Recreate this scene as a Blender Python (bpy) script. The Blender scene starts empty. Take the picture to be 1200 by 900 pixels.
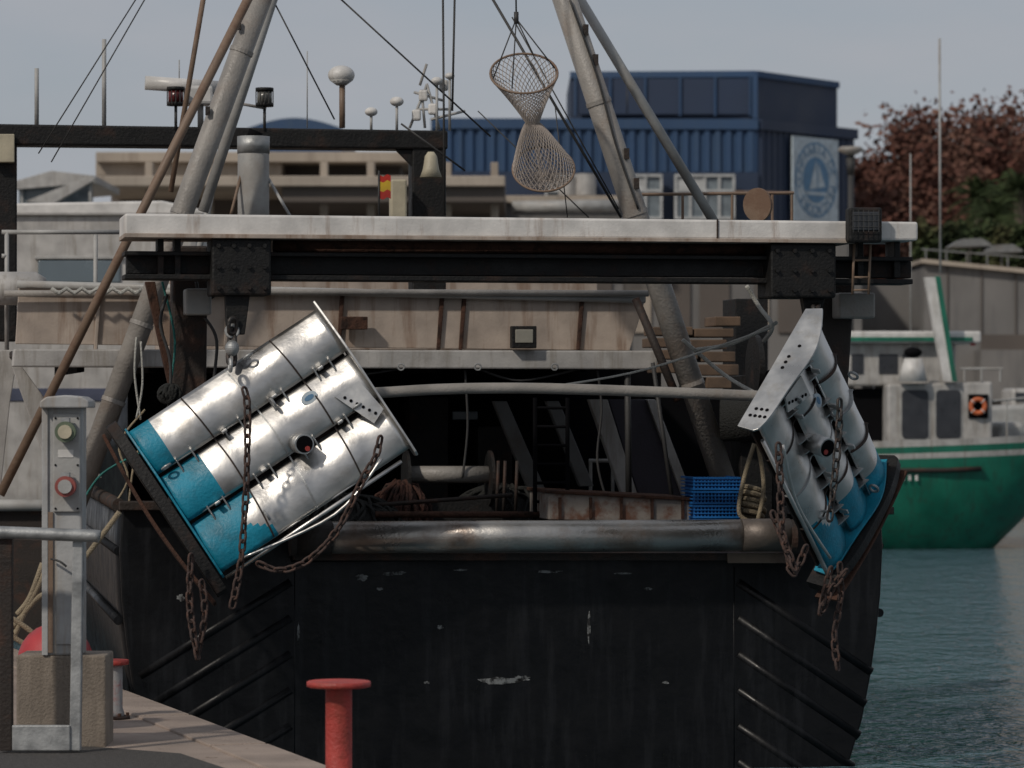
import bpy, bmesh, math, random
from mathutils import Vector, Matrix
import numpy as np
random.seed(7)
F=4200.0; CZ=3.2; HY=470.0
# ---------- surveying helpers: photo bearing + real distance -> world metres ----------
def W(px,py,Y):
    return Vector(((px-600)*Y/F, Y, CZ-(py-HY)*Y/F))
YAW=0.17
AX=Vector((-YAW,1,0)).normalized(); LAT=Vector((1,YAW,0)).normalized(); UP=Vector((0,0,1))
def B(px,py,d):
    k=(px-600)/F
    return W(px,py,d/(1-YAW*k))
STERN=31.5
OB=B(595,470,STERN); OB.z=0
def L(x,t,z): return OB+LAT*x+AX*t+UP*z

# ---------- materials ----------
def M(name,col,rough=.6,metal=0,var=.25,scale=4,dirt=None,damt=.5,dscale=1.5,bump=.15,streak=False,thr=.5,spec=.5,fine=40,scr=None):
    m=bpy.data.materials.new(name); m.use_nodes=True; nt=m.node_tree; N=nt.nodes; Lk=nt.links
    b=N['Principled BSDF']; b.inputs['Roughness'].default_value=rough; b.inputs['Metallic'].default_value=metal
    b.inputs['Specular IOR Level'].default_value=spec
    tc=N.new('ShaderNodeTexCoord'); n1=N.new('ShaderNodeTexNoise'); n1.inputs['Scale'].default_value=scale; n1.inputs['Detail'].default_value=8
    Lk.new(tc.outputs['Object'],n1.inputs['Vector'])
    mr=N.new('ShaderNodeMapRange'); mr.inputs['From Min'].default_value=.3; mr.inputs['From Max'].default_value=.7
    mr.inputs['To Min'].default_value=1-var; mr.inputs['To Max'].default_value=1+var*.5
    Lk.new(n1.outputs['Fac'],mr.inputs['Value'])
    mul=N.new('ShaderNodeVectorMath'); mul.operation='SCALE'; mul.inputs[0].default_value=col[:3]
    Lk.new(mr.outputs[0],mul.inputs['Scale']); out=mul.outputs[0]
    if dirt:
        n2=N.new('ShaderNodeTexNoise'); n2.inputs['Scale'].default_value=dscale; n2.inputs['Detail'].default_value=10; n2.inputs['Roughness'].default_value=.65
        if streak:
            mp=N.new('ShaderNodeMapping'); mp.inputs['Scale'].default_value=(6,6,.7); Lk.new(tc.outputs['Object'],mp.inputs['Vector']); Lk.new(mp.outputs[0],n2.inputs['Vector'])
        else: Lk.new(tc.outputs['Object'],n2.inputs['Vector'])
        r=N.new('ShaderNodeMapRange'); r.inputs['From Min'].default_value=thr; r.inputs['From Max'].default_value=thr+.14
        r.inputs['To Max'].default_value=damt; Lk.new(n2.outputs['Fac'],r.inputs['Value'])
        mx=N.new('ShaderNodeMix'); mx.data_type='RGBA'; Lk.new(r.outputs[0],mx.inputs['Factor']); Lk.new(out,mx.inputs['A']); mx.inputs['B'].default_value=(*dirt,1)
        out=mx.outputs['Result']
        if metal>.3:
            r2=N.new('ShaderNodeMapRange'); r2.inputs['To Min'].default_value=metal; r2.inputs['To Max'].default_value=metal*.5; Lk.new(r.outputs[0],r2.inputs['Value']); Lk.new(r2.outputs[0],b.inputs['Metallic'])
    if scr:
        n3=N.new('ShaderNodeTexNoise'); n3.inputs['Scale'].default_value=scr[1]; n3.inputs['Detail'].default_value=12; n3.inputs['Roughness'].default_value=.75
        mp3=N.new('ShaderNodeMapping'); mp3.inputs['Scale'].default_value=(1,1,1.8); mp3.inputs['Location'].default_value=(3,7,1); Lk.new(tc.outputs['Object'],mp3.inputs['Vector']); Lk.new(mp3.outputs[0],n3.inputs['Vector'])
        r=N.new('ShaderNodeMapRange'); r.inputs['From Min'].default_value=scr[2]; r.inputs['From Max'].default_value=scr[2]+.02; Lk.new(n3.outputs['Fac'],r.inputs['Value'])
        mx=N.new('ShaderNodeMix'); mx.data_type='RGBA'; Lk.new(r.outputs[0],mx.inputs['Factor']); Lk.new(out,mx.inputs['A']); mx.inputs['B'].default_value=(*scr[0],1); out=mx.outputs['Result']
    Lk.new(out,b.inputs['Base Color'])
    nf=N.new('ShaderNodeTexNoise'); nf.inputs['Scale'].default_value=fine; nf.inputs['Detail'].default_value=6; Lk.new(tc.outputs['Object'],nf.inputs['Vector'])
    bp=N.new('ShaderNodeBump'); bp.inputs['Strength'].default_value=bump; bp.inputs['Distance'].default_value=.02
    Lk.new(nf.outputs['Fac'],bp.inputs['Height']); Lk.new(bp.outputs[0],b.inputs['Normal'])
    rr=N.new('ShaderNodeMapRange'); rr.inputs['From Min'].default_value=.3; rr.inputs['From Max'].default_value=.7
    rr.inputs['To Min'].default_value=max(.05,rough-.12); rr.inputs['To Max'].default_value=min(1,rough+.15); Lk.new(n1.outputs['Fac'],rr.inputs['Value']); Lk.new(rr.outputs[0],b.inputs['Roughness'])
    return m
rust=(.13,.05,.025)
m_white=M('white_paint_weathered',(.60,.585,.56),.55,dirt=(.22,.14,.09),damt=.6,dscale=1.2,streak=True,thr=.55,scr=((.12,.06,.035),5,.68))
m_white2=M('white_gelcoat',(.58,.57,.55),.45,dirt=(.3,.27,.22),damt=.5,streak=True,thr=.56)
m_white3=M('white_aged_hull',(.38,.37,.355),.5,dirt=(.2,.18,.15),damt=.6,streak=True,thr=.5)
m_cream=M('cream_panel',(.37,.31,.26),.65,dirt=(.17,.10,.06),damt=.7,dscale=1.0,streak=True,thr=.5)
m_black=M('black_hull_paint',(.0045,.005,.006),.38,dirt=(.012,.013,.015),damt=.8,dscale=1.3,streak=True,thr=.5,bump=.25,fine=10,spec=.2,scr=((.09,.09,.085),2.6,.715))
m_blackst=M('black_steel',(.009,.009,.009),.6,dirt=(.035,.02,.015),damt=.7,dscale=4,thr=.54,bump=.4,spec=.3)
m_dark=M('dark_interior',(.005,.005,.006),.9,spec=.05)  # near black: shade of interiors and openings put into the colour; also black parts
m_darkbrown=M('brown_steel',(.03,.024,.021),.65,dirt=(.07,.032,.02),damt=.7,dscale=3,thr=.5,bump=.4,spec=.3)
m_rust=M('rust',(.07,.036,.025),.85,dirt=(.02,.014,.012),damt=.9,dscale=8,bump=.6,spec=.2)
m_grey=M('grey_painted_pole',(.27,.255,.235),.5,dirt=(.14,.095,.065),damt=.6,dscale=2,thr=.52,bump=.3)
m_brown=M('tan_pole',(.19,.13,.09),.6,dirt=(.1,.05,.03),damt=.6,dscale=4)
m_lgrey=M('light_grey_paint',(.34,.34,.33),.5,dirt=(.22,.18,.14),damt=.4)
m_igrey=M('interior_grey_paint',(.17,.175,.175),.6,dirt=(.1,.08,.06),damt=.6)
m_steel=M('stainless_brushed',(.60,.59,.57),.36,metal=.95,var=.32,scale=3,dirt=(.30,.285,.26),damt=.6,dscale=2.4,thr=.53,bump=.12,fine=14,scr=((.16,.145,.13),5,.70))
m_steelp=M('stainless_plate',(.50,.50,.49),.38,metal=.8,var=.3,scale=4,dirt=(.25,.235,.21),damt=.6,dscale=5.0,thr=.54,bump=.1,fine=18)
m_roller=M('roller_steel',(.40,.39,.37),.32,metal=.85,var=.3,scale=2,dirt=(.16,.11,.08),damt=.8,dscale=1.4,thr=.5)
m_galv=M('galvanised',(.36,.37,.37),.5,metal=.6,var=.3,scale=8)
m_cyan=M('cyan_antifoul',(.0,.21,.32),.5,var=.35,dirt=(.01,.12,.175),damt=.7,dscale=5,thr=.5,bump=.3,scr=((.22,.24,.24),6,.68))
m_chain=M('rusty_chain',(.05,.031,.026),.8,dirt=(.09,.042,.027),damt=.8,dscale=20,bump=.5)
m_chaind=M('dark_chain',(.05,.047,.045),.5,metal=.5,dirt=(.07,.04,.03),damt=.8,dscale=20,bump=.5)
m_red=M('red_bollard_paint',(.40,.05,.04),.55,dirt=(.2,.04,.025),damt=.6,dscale=6,thr=.5,bump=.4,scr=((.10,.05,.04),9,.66))
m_redb=M('red_plastic',(.36,.03,.035),.45,dirt=(.2,.03,.03),damt=.5)
m_glass=M('dark_glass',(.03,.033,.038),.12,var=.1,bump=0,spec=.6)
m_bglass=M('blue_glass',(.10,.13,.15),.15,var=.1,bump=0,spec=.8)
m_lens=M('lamp_glass',(.25,.24,.2),.15,bump=.1)
m_rope=M('beige_rope',(.28,.23,.155),.9,bump=.8,fine=80)
m_wrope=M('white_rope',(.40,.40,.37),.9,bump=.8,fine=80)
m_wire=M('dark_wire',(.03,.03,.03),.6)
m_crate=M('blue_crate_plastic',(.01,.13,.40),.45)
m_net=M('net_twine',(.33,.29,.26),.9)
m_onet=M('orange_net',(.05,.018,.011),.95,bump=1,fine=60,dirt=(.015,.01,.008),damt=.9,dscale=12)
m_bnet=M('dark_net',(.013,.014,.013),.95,bump=1,fine=50)
m_teal=M('teal_rope',(.02,.15,.135),.8,bump=1)
m_conc=M('quay_concrete',(.31,.25,.21),.9,var=.3,scale=1.5,dirt=(.19,.15,.13),damt=.7,dscale=.8,bump=.5,fine=60,scr=((.12,.075,.05),3,.62))
m_asph=M('asphalt',(.075,.07,.066),.95,var=.6,scale=40,bump=1,fine=90)
m_concb=M('concrete_block',(.22,.185,.15),.9,dirt=(.12,.1,.08),damt=.6,streak=True,bump=.5,fine=50,scr=((.07,.06,.05),5,.64))
m_ped=M('pedestal_grey',(.35,.355,.355),.55,dirt=(.25,.2,.145),damt=.5,streak=True,thr=.5)
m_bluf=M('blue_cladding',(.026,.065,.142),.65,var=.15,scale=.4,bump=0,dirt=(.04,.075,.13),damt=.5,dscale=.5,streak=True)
m_blud=M('blue_cladding_dark_and_shaded',(.02,.036,.074),.6,var=.15,scale=.4,bump=0)  # darker blue of the upper storey; also carries the side face's shade as colour
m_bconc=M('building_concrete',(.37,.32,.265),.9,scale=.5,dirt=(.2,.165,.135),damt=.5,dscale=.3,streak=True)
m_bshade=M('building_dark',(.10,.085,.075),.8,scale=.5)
m_gwall=M('grey_wall',(.17,.165,.16),.9,scale=.4,dirt=(.10,.10,.10),damt=.7,dscale=.25,streak=True,var=.3)
m_green=M('green_hull_paint',(.008,.14,.088),.4,var=.3,scale=1.5,dirt=(.02,.075,.05),damt=.7,streak=True,thr=.5,scr=((.10,.12,.10),1.2,.66))
m_orange=M('orange_ring',(.5,.12,.04),.5)
m_purple=M('violet_grey',(.04,.036,.048),.7)
m_bark=M('bark',(.10,.075,.06),.9)
m_yellow=M('yellow_flag',(.55,.36,.03),.8)
m_flagr=M('red_flag',(.42,.03,.02),.8)
m_creamp=M('cream_plastic',(.42,.38,.28),.6)
m_signw=M('sign_white',(.45,.53,.58),.6)
m_signb=M('sign_blue',(.10,.22,.36),.6)
m_box=M('brown_crate_wood',(.13,.085,.055),.85,dirt=(.05,.035,.025),damt=.7)

# ---------- mesh helpers ----------
def empty(name):
    e=bpy.data.objects.new(name,None); bpy.context.scene.collection.objects.link(e); e.empty_display_size=.3; return e
def add(name,verts,faces,mat,parent=None,smooth=False,bevel=0,mats=None,fm=None,fix=True):
    me=bpy.data.meshes.new(name); me.from_pydata([tuple(v) for v in verts],[],faces)
    for mm in (mats or [mat]): me.materials.append(mm)
    if fm is not None: me.polygons.foreach_set('material_index',fm)
    if fix:
        bm=bmesh.new(); bm.from_mesh(me); bmesh.ops.recalc_face_normals(bm,faces=bm.faces); bm.to_mesh(me); bm.free()
    if smooth:
        me.polygons.foreach_set('use_smooth',[True]*len(me.polygons))
    o=bpy.data.objects.new(name,me); bpy.context.scene.collection.objects.link(o)
    if parent: o.parent=parent
    if bevel:
        b=o.modifiers.new('b','BEVEL'); b.width=bevel; b.segments=2; b.limit_method='ANGLE'
    return o
def prism(front,vec):
    n=len(front); v=list(front)+[p+vec for p in front]
    f=[list(range(n)),list(range(2*n-1,n-1,-1))]+[[i,(i+1)%n,n+(i+1)%n,n+i] for i in range(n)]
    return v,f
def slab(name,pts,d,depth,mat,parent,boat=True,bevel=.008):
    fn=B if boat else W; ax=AX if boat else Vector((0,1,0))
    v,f=prism([fn(x,y,d) for x,y in pts],ax*depth)
    return add(name,v,f,mat,parent,bevel=bevel)
def rect(name,x0,y0,x1,y1,d,depth,mat,parent,boat=True,bevel=.008):
    return slab(name,[(x0,y0),(x1,y0),(x1,y1),(x0,y1)],d,depth,mat,parent,boat,bevel)
def tubedata(pts,r,seg=12,cap=True):
    pts=[Vector(p) for p in pts]; n=len(pts); rs=r if isinstance(r,(list,tuple)) else [r]*n
    V=[];Fc=[]; prev=None
    for i,p in enumerate(pts):
        t=(pts[min(i+1,n-1)]-pts[max(i-1,0)]).normalized()
        if prev is None:
            a=Vector((0,0,1)) if abs(t.z)<.9 else Vector((1,0,0)); u=t.cross(a).normalized()
        else:
            u=(prev-t*prev.dot(t)).normalized()
        prev=u; w=t.cross(u)
        for k in range(seg):
            an=2*math.pi*k/seg; V.append(p+(u*math.cos(an)+w*math.sin(an))*rs[i])
    for i in range(n-1):
        for k in range(seg):
            k2=(k+1)%seg; Fc.append([i*seg+k,i*seg+k2,(i+1)*seg+k2,(i+1)*seg+k])
    if cap: Fc.append(list(range(seg))[::-1]); Fc.append([(n-1)*seg+k for k in range(seg)])
    return V,Fc
def spl(pts,k=6):
    P=[Vector(p) for p in pts]; 
    if len(P)<3: return P
    out=[]
    for i in range(len(P)-1):
        a=P[max(i-1,0)];b=P[i];c=P[i+1];d=P[min(i+2,len(P)-1)]
        for j in range(k):
            t=j/k; out.append(.5*((2*b)+(c-a)*t+(2*a-5*b+4*c-d)*t*t+(3*b-a-3*c+d)*t**3))
    out.append(P[-1]); return out
def tube(name,pts,r,mat,parent,seg=12,smooth=True):
    v,f=tubedata(pts,r,seg); o=add(name,v,f,mat,parent,smooth=False)
    if smooth:
        me=o.data
        for p in me.polygons: p.use_smooth=len(p.vertices)==4
    return o
def multi(name,parts,mat,parent,smooth=False,bevel=0):
    V=[];Fc=[]
    for v,f in parts:
        o=len(V); V+=list(v); Fc+=[[i+o for i in q] for q in f]
    ob=add(name,V,Fc,mat,parent,bevel=bevel)
    if smooth:
        for p in ob.data.polygons: p.use_smooth=len(p.vertices)==4
    return ob
def boxd(c,sx,sy,sz,ex=Vector((1,0,0)),ey=Vector((0,1,0)),ez=UP):
    v=[c+ex*(a*sx/2)+ey*(b*sy/2)+ez*(e*sz/2) for a,b,e in [(-1,-1,-1),(1,-1,-1),(1,1,-1),(-1,1,-1),(-1,-1,1),(1,-1,1),(1,1,1),(-1,1,1)]]
    return v,[[0,3,2,1],[4,5,6,7],[0,1,5,4],[1,2,6,5],[2,3,7,6],[3,0,4,7]]
def sphered(c,rx,ry,rz,nu=20,nv=12,z0=-1.0):
    V=[];Fc=[]
    for j in range(nv+1):
        ph=-math.pi/2+math.pi*j/nv
        for i in range(nu):
            th=2*math.pi*i/nu; V.append(c+Vector((rx*math.cos(ph)*math.cos(th),ry*math.cos(ph)*math.sin(th),rz*max(z0,math.sin(ph)))))
    for j in range(nv):
        for i in range(nu):
            a=j*nu+i; b=j*nu+(i+1)%nu; Fc.append([a,b,b+nu,a+nu])
    return V,Fc
def sph(name,c,r,mat,parent,sc=(1,1,1),z0=-1.0):
    v,f=sphered(c,r*sc[0],r*sc[1],r*sc[2],z0=z0); return add(name,v,f,mat,parent,smooth=True)
def chain(name,pts,mat,parent,pitch=.078,wr=.012,lw=.028,fid=None):
    pts=[Vector(p) for p in pts]
    seg=[(pts[i+1]-pts[i]).length for i in range(len(pts)-1)]; tot=sum(seg); n=max(2,int(tot/pitch))
    def at(s):
        for i,l in enumerate(seg):
            if s<=l or i==len(seg)-1: return pts[i].lerp(pts[i+1],min(1,s/l)),(pts[i+1]-pts[i]).normalized()
            s-=l
    parts=[]
    for k in range(n):
        p,t=at((k+.5)*tot/n)
        a=Vector((0,1,0)) if abs(t.y)<.9 else Vector((1,0,0)); u=t.cross(a).normalized(); w=t.cross(u)
        ang=math.radians(45 if k%2 else -45)+random.uniform(-.35,.35); s=u*math.cos(ang)+w*math.sin(ang); nn=t.cross(s)
        hl=pitch*.68-wr*.3; V=[];Fc=[]; NU=12;NV=6
        for i in range(NU):
            th=2*math.pi*i/NU; dx=math.cos(th);dy=math.sin(th)
            c=p+t*(dx*(lw)+(hl-lw)*(1 if dx>0.01 else -1 if dx<-0.01 else 0))+s*(dy*lw); rad=(t*dx+s*dy)
            for j in range(NV):
                ph=2*math.pi*j/NV; V.append(c+rad*(wr*math.cos(ph))+nn*(wr*math.sin(ph)))
        for i in range(NU):
            for j in range(NV):
                a0=i*NV+j;a1=i*NV+(j+1)%NV;b0=((i+1)%NU)*NV+j;b1=((i+1)%NU)*NV+(j+1)%NV; Fc.append([a0,a1,b1,b0])
        parts.append((V,Fc))
    V=[];Fc=[]
    for v,f in parts:
        o=len(V); V+=v; Fc+=[[i+o for i in q] for q in f]
    return add(name,V,Fc,mat,parent,smooth=True)
def torusd(c,ax,R,r,NU=28,NV=8):
    ax=ax.normalized(); a=Vector((0,0,1)) if abs(ax.z)<.9 else Vector((1,0,0)); u=ax.cross(a).normalized(); w=ax.cross(u); V=[];Fc=[]
    for i in range(NU):
        th=2*math.pi*i/NU; rd=u*math.cos(th)+w*math.sin(th)
        for j in range(NV):
            ph=2*math.pi*j/NV; V.append(c+rd*(R+r*math.cos(ph))+ax*(r*math.sin(ph)))
    for i in range(NU):
        for j in range(NV):
            Fc.append([i*NV+j,i*NV+(j+1)%NV,((i+1)%NU)*NV+(j+1)%NV,((i+1)%NU)*NV+j])
    return V,Fc
def disc(c,n,r,th,seg=20): return tubedata([c-n*th/2,c+n*th/2],r,seg)

# =========================================================== water, ground
def water():
    m=bpy.data.materials.new('sea_water'); m.use_nodes=True; nt=m.node_tree;N=nt.nodes;Lk=nt.links;b=N['Principled BSDF']
    b.inputs['Base Color'].default_value=(.075,.135,.165,1); b.inputs['Roughness'].default_value=.06; b.inputs['IOR'].default_value=1.33
    tc=N.new('ShaderNodeTexCoord'); h=None
    for sc,st,mp in [(1.0,.8,(1,.6,1)),(3.2,.6,(1,.6,1)),(9,.26,(1,.8,1))]:
        mpn=N.new('ShaderNodeMapping'); mpn.inputs['Scale'].default_value=mp; Lk.new(tc.outputs['Object'],mpn.inputs['Vector'])
        n=N.new('ShaderNodeTexNoise'); n.inputs['Scale'].default_value=sc; n.inputs['Detail'].default_value=3; n.inputs['Distortion'].default_value=.6; Lk.new(mpn.outputs[0],n.inputs['Vector'])
        s=N.new('ShaderNodeMath'); s.operation='MULTIPLY'; s.inputs[1].default_value=st; Lk.new(n.outputs['Fac'],s.inputs[0])
        if h: 
            a=N.new('ShaderNodeMath'); a.operation='ADD'; Lk.new(h,a.inputs[0]); Lk.new(s.outputs[0],a.inputs[1]); h=a.outputs[0]
        else: h=s.outputs[0]
    bp=N.new('ShaderNodeBump'); bp.inputs['Distance'].default_value=.55; bp.inputs['Strength'].default_value=1; Lk.new(h,bp.inputs['Height']); Lk.new(bp.outputs[0],b.inputs['Normal'])
    return m
add('water',[(-2500,-200,-.06),(2500,-200,-.06),(2500,4000,-.06),(-2500,4000,-.06)],[[0,1,2,3]],water())
def ex(y): return -1.25-(y-24.4)*2.1/6.5
q=[Vector((ex(-30),-30,0.7)),Vector((ex(101),101,0.7)),Vector((-400,101,.7)),Vector((-400,-30,.7))]
v,f=prism(q,Vector((0,0,-2.5))); add('quay',v,f,m_conc)
qk=empty('quay_edge_kerb')
cp=[]
y=2.0
ed=Vector((-2.1,6.5,0)).normalized(); pr=Vector((ed.y,-ed.x,0))
while y<90:
    c=Vector((ex(y+1.2),y+1.2,.704))-pr*.22
    cp.append(boxd(c,.43,2.44,.03,pr,ed)); y+=2.4
multi('coping_stones',cp,m_conc,qk,bevel=.01)
add('asphalt_road',[(-60,0,.704),(ex(0)-.55,0,.704),(ex(22)-.55,22,.704),(-2.35,25.4,.704),(-3.3,26.1,.704),(-60,26.6,.704)],[[0,1,2,3,4,5]],m_asph)
v,f=prism([Vector((-500,101,1.3)),Vector((500,101,1.3)),Vector((500,2500,1.3)),Vector((-500,2500,1.3))],Vector((0,0,-4))); add('far_quay',v,f,m_bconc)

# =========================================================== trawler
T=empty('trawler')
sec=[(3.38,2.28),(3.40,1.9),(3.38,1.47),(3.34,1.1),(3.29,.75),(3.21,.35),(3.10,0),(2.6,-.5),(1.2,-.85),(0,-.9)]
ring=[(-x,z) for x,z in sec]+[(x,z) for x,z in sec[-2::-1]]
V=[];Fc=[]; NS=20
for i in range(NS+1):
    t=18*i/NS; s=1 if t<8 else max(.02,math.sqrt(max(0,1-((t-8)/10.2)**2)))
    sh=0 if t<6 else (t-6)**2*.012
    for x,z in ring: V.append(L(x*s,t,z+sh*max(0,(z+.9)/3.2)))
nr=len(ring)
for i in range(NS):
    for k in range(nr-1): Fc.append([i*nr+k,i*nr+k+1,(i+1)*nr+k+1,(i+1)*nr+k])
h=add('hull_sides',V,Fc,m_black,T,smooth=True); so=h.modifiers.new('s','SOLIDIFY'); so.thickness=.07; so.offset=-1
tr=[(-3.38,2.28),(-1.96,2.28),(-1.9,1.82),(2.46,1.82),(2.5,2.24),(3.38,2.28)]+[(x,z) for x,z in sec[1:]]+[(-x,z) for x,z in sec[-2:0:-1]]
v,f=prism([L(x,-.02,z) for x,z in tr],AX*.12); add('transom',v,f,m_black,T,bevel=.02)
add('deck',[L(-3.33,.1,1.8),L(3.33,.1,1.8),L(3.33,8,1.8),L(2.9,13,1.82),L(-2.9,13,1.82),L(-3.33,8,1.8)],[[0,1,2,3,4,5]],m_darkbrown,T)
ribs=[]
for k in range(7):
    y0=682+k*42
    xl=156+max(0,(y0+115-740))*.13; ribs.append(tubedata([B(340,y0,STERN+.01),B(xl,y0+118*(340-xl)/190,STERN+.01)],.048,12))
    xr=1030-max(0,(y0+115-740))*.17; ribs.append(tubedata([B(864,y0,STERN+.01),B(xr,y0+115*(xr-864)/170,STERN+.01)],.048,12))
multi('fender_ribs',ribs,m_black,T,smooth=True)
tube('transom_seam',[B(345,664,STERN-.01),B(345,900,STERN-.01)],.012,m_black,T)
tube('transom_seam_2',[B(860,664,STERN-.01),B(860,900,STERN-.01)],.012,m_black,T)
m_scr=M('scraped_primer',(.20,.21,.21),.8,dirt=(.008,.008,.009),damt=1,dscale=16,thr=.44)
def scrape(i,cx,cy,rx,ry,seed):
    r=random.Random(seed); pts=[]
    for k in range(18):
        a=2*math.pi*k/18; q=r.uniform(.55,1.1); pts.append((cx+rx*q*math.cos(a),cy+ry*q*math.sin(a)))
    slab('paint_scrape_%d'%i,pts,STERN-.026,.008,m_scr,T,bevel=0)
for i,(x,y,rx,ry) in enumerate([(585,798,26,5),(612,795,10,4),(690,735,2,20),(424,677,8,5),(462,672,16,3),(212,700,5,5),(516,735,4,3),(640,670,20,2),(350,740,2,12),(760,690,6,2),(445,690,5,2),(540,668,9,1.5),(730,672,12,1.5),(780,800,5,2),(500,800,4,2)]): scrape(i,x,y,rx,ry,i)
rect('transom_ledge',345,648,925,657,31.3,.25,m_darkbrown,T)
rect('ledge_plate',853,648,923,660,31.27,.03,M('worn_timber',(.17,.13,.10),.8,dirt=(.08,.05,.04),damt=.7),T)
tube('stern_roller',[B(345,630,31.15),B(925,627,31.15)],.14,m_roller,T,seg=32)
tube('roller_sleeve_port',[B(345,630,31.15),B(388,630,31.15)],.147,m_darkbrown,T,seg=32)
tube('roller_sleeve_starboard',[B(868,627.3,31.15),B(925,627,31.15)],.146,M('roller_worn',(.13,.11,.095),.5,metal=.5),T,seg=32)
for i,x in enumerate([343,927]): 
    c=B(x,630,31.15); multi('roller_bracket_%d'%i,[disc(c,LAT,.16,.05,24)],m_darkbrown,T)
rect('gunwale_cap_port',140,588,345,598,31.35,.3,m_darkbrown,T)
rect('gunwale_cap_starboard',925,594,1048,603,31.35,.3,m_blackst,T)
tube('rail_cap_port',[L(-3.4,.0,2.3),L(-3.4,8,2.33),],.06,m_darkbrown,T)
tube('rail_cap_starboard',[L(3.4,.0,2.3),L(3.4,8,2.33)],.06,m_blackst,T)
for i,z in enumerate([1.9,1.3]):
    for s in (-1,1): tube('rubbing_strake_%d%s'%(i,'ps'[s>0]),[L(s*3.40,.1,z),L(s*3.40,8,z+.02)],.04,m_black,T)

# gantry
slab('gantry_top_beam',[(146,250),(1076,260),(1076,282),(146,276)],30.7,.75,m_white,T,bevel=.02)
slab('gantry_top_lip',[(146,273),(1002,281),(1002,285),(146,278)],30.66,.8,m_cream,T,bevel=.004)
slab('beam_joint_2',[(840,257),(842,257),(842,281),(840,281)],30.69,.01,m_darkbrown,T,bevel=0)
tube('gantry_rust_pipe',[B(320,288,31.0),B(903,292,31.0)],.055,m_rust,T)
tube('gantry_pipe_2',[B(320,297,31.1),B(903,300,31.1)],.03,m_darkbrown,T)
slab('gantry_web',[(148,299),(1068,306),(1068,326),(148,321)],31.0,.12,m_blackst,T)
slab('gantry_flange_top',[(146,294),(1070,301),(1070,306),(146,299)],30.86,.4,m_blackst,T)
slab('gantry_flange_bottom',[(146,321),(1070,327),(1070,333),(146,327)],30.86,.4,m_blackst,T)
for nm,x0,y0,x1,y1 in [('port',248,279,318,346),('starboard',903,285,980,349)]:
    rect('gantry_block_'+nm,x0,y0,x1,y1,30.72,.5,m_blackst,T,bevel=.02)
    bl=[]
    for xx in np.linspace(x0+8,x1-8,4):
        for yy in (y0+9,(y0+y1)/2,y1-9): bl.append(disc(B(xx,yy,30.71),AX,.02,.04,6))
    multi('gantry_bolts_'+nm,bl,m_blackst,T)
for i,x in enumerate([185,205,1005,1048]): rect('beam_stiffener_%d'%i,x,279,x+7,326,30.9,.3,m_blackst,T)
slab('gantry_leg_port',[(203,288),(244,288),(240,600),(200,600)],31.7,.35,m_darkbrown,T,bevel=.02)
slab('gantry_leg_starboard',[(955,330),(1002,330),(985,600),(940,600)],31.7,.35,m_darkbrown,T,bevel=.02)
slab('gantry_knee_port',[(170,330),(182,330),(206,470),(206,490)],31.75,.1,m_rust,T)
rect('hydraulic_box_port',217,338,248,369,31.4,.25,m_lgrey,T,bevel=.02)
rect('hydraulic_box_starboard',983,343,1026,373,31.4,.25,m_grey,T,bevel=.02)
slab('door_hanger_port',[(264,346),(293,346),(287,392),(266,392)],30.8,.12,m_blackst,T)
slab('door_hanger_starboard',[(940,346),(968,346),(962,368),(944,368)],30.9,.12,m_blackst,T)
for i,pts in enumerate([[(196,345),(188,380),(200,430),(196,520),(204,590)],[(240,372),(254,400),(250,460),(256,520)],[(230,330),(236,352),(252,346),(262,334)]]):
    tube('hydraulic_hose_%d'%i,spl([B(*p,31.5) for p in pts]),.014,m_wire,T,8)
rect('floodlight_body',995,243,1034,284,30.55,.14,m_blackst,T,bevel=.02)
rect('floodlight_lens',999,248,1030,270,30.54,.02,m_glass,T)
multi('floodlight_guard',[tubedata([B(x,246,30.5),B(x,272,30.5)],.004,6) for x in range(1000,1032,6)]+[tubedata([B(998,y,30.5),B(1031,y,30.5)],.004,6) for y in (252,259,266)],m_wire,T)
for i,x in enumerate([1001,1020]): tube('rung_rail_%d'%i,[B(x,286,30.8),B(x-2,345,30.8)],.012,m_brown,T)
for i,y in enumerate([305,325,340]): tube('rung_%d'%i,[B(1000,y,30.8),B(1020,y,30.8)],.01,m_brown,T)
MD=33.6
def bt(name,p0,p1,d,r,mat,seg=16,ext=0):
    a=B(*p0,d); b=B(*p1,d); b=b+(b-a).normalized()*ext; return tube(name,[a,b],r,mat,T,seg)
bt('mast_leg_port',(88,592),(305,0),MD,.105,m_grey,ext=1.2)
bt('mast_leg_starboard',(860,600),(662,0),MD,.115,m_grey,ext=1.2)
bt('mast_brace_port',(238,248),(319,0),MD+.4,.05,m_lgrey,ext=1.2)
bt('mast_brace_starboard',(838,262),(680,0),MD+.4,.048,m_lgrey,ext=1.2)
bt('derrick_pole',(0,580),(290,0),MD-.5,.042,m_brown,ext=1.2)
tube('mast_crosstree',[B(325,-120,MD),B(640,-120,MD)],.1,m_grey,T)
bt('mast_foot_port',(225,330),(248,225),MD+.6,.03,m_lgrey)
multi('mast_clamps',[disc(B(305-.366*y,y,MD),(B(305,0,MD)-B(88,592,MD)).normalized(),.113,.04) for y in (60,250,380,470)],m_grey,T)
multi('mast_clamps_2',[disc(B(662+.33*y,y,MD),(B(662,0,MD)-B(860,600,MD)).normalized(),.123,.04) for y in (120,250,450)],m_grey,T)
multi('mast_tabs',[boxd(B(662+.33*y+13,y,MD-.1),.05,.05,.1) for y in (35,70,180,215)]+[boxd(B(305-.366*y-14,y,MD-.1),.04,.05,.08) for y in (30,130)],m_darkbrown,T)
bt('stay_pole_thin',(200,225),(238,0),MD+.8,.025,m_brown,ext=1)
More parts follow.
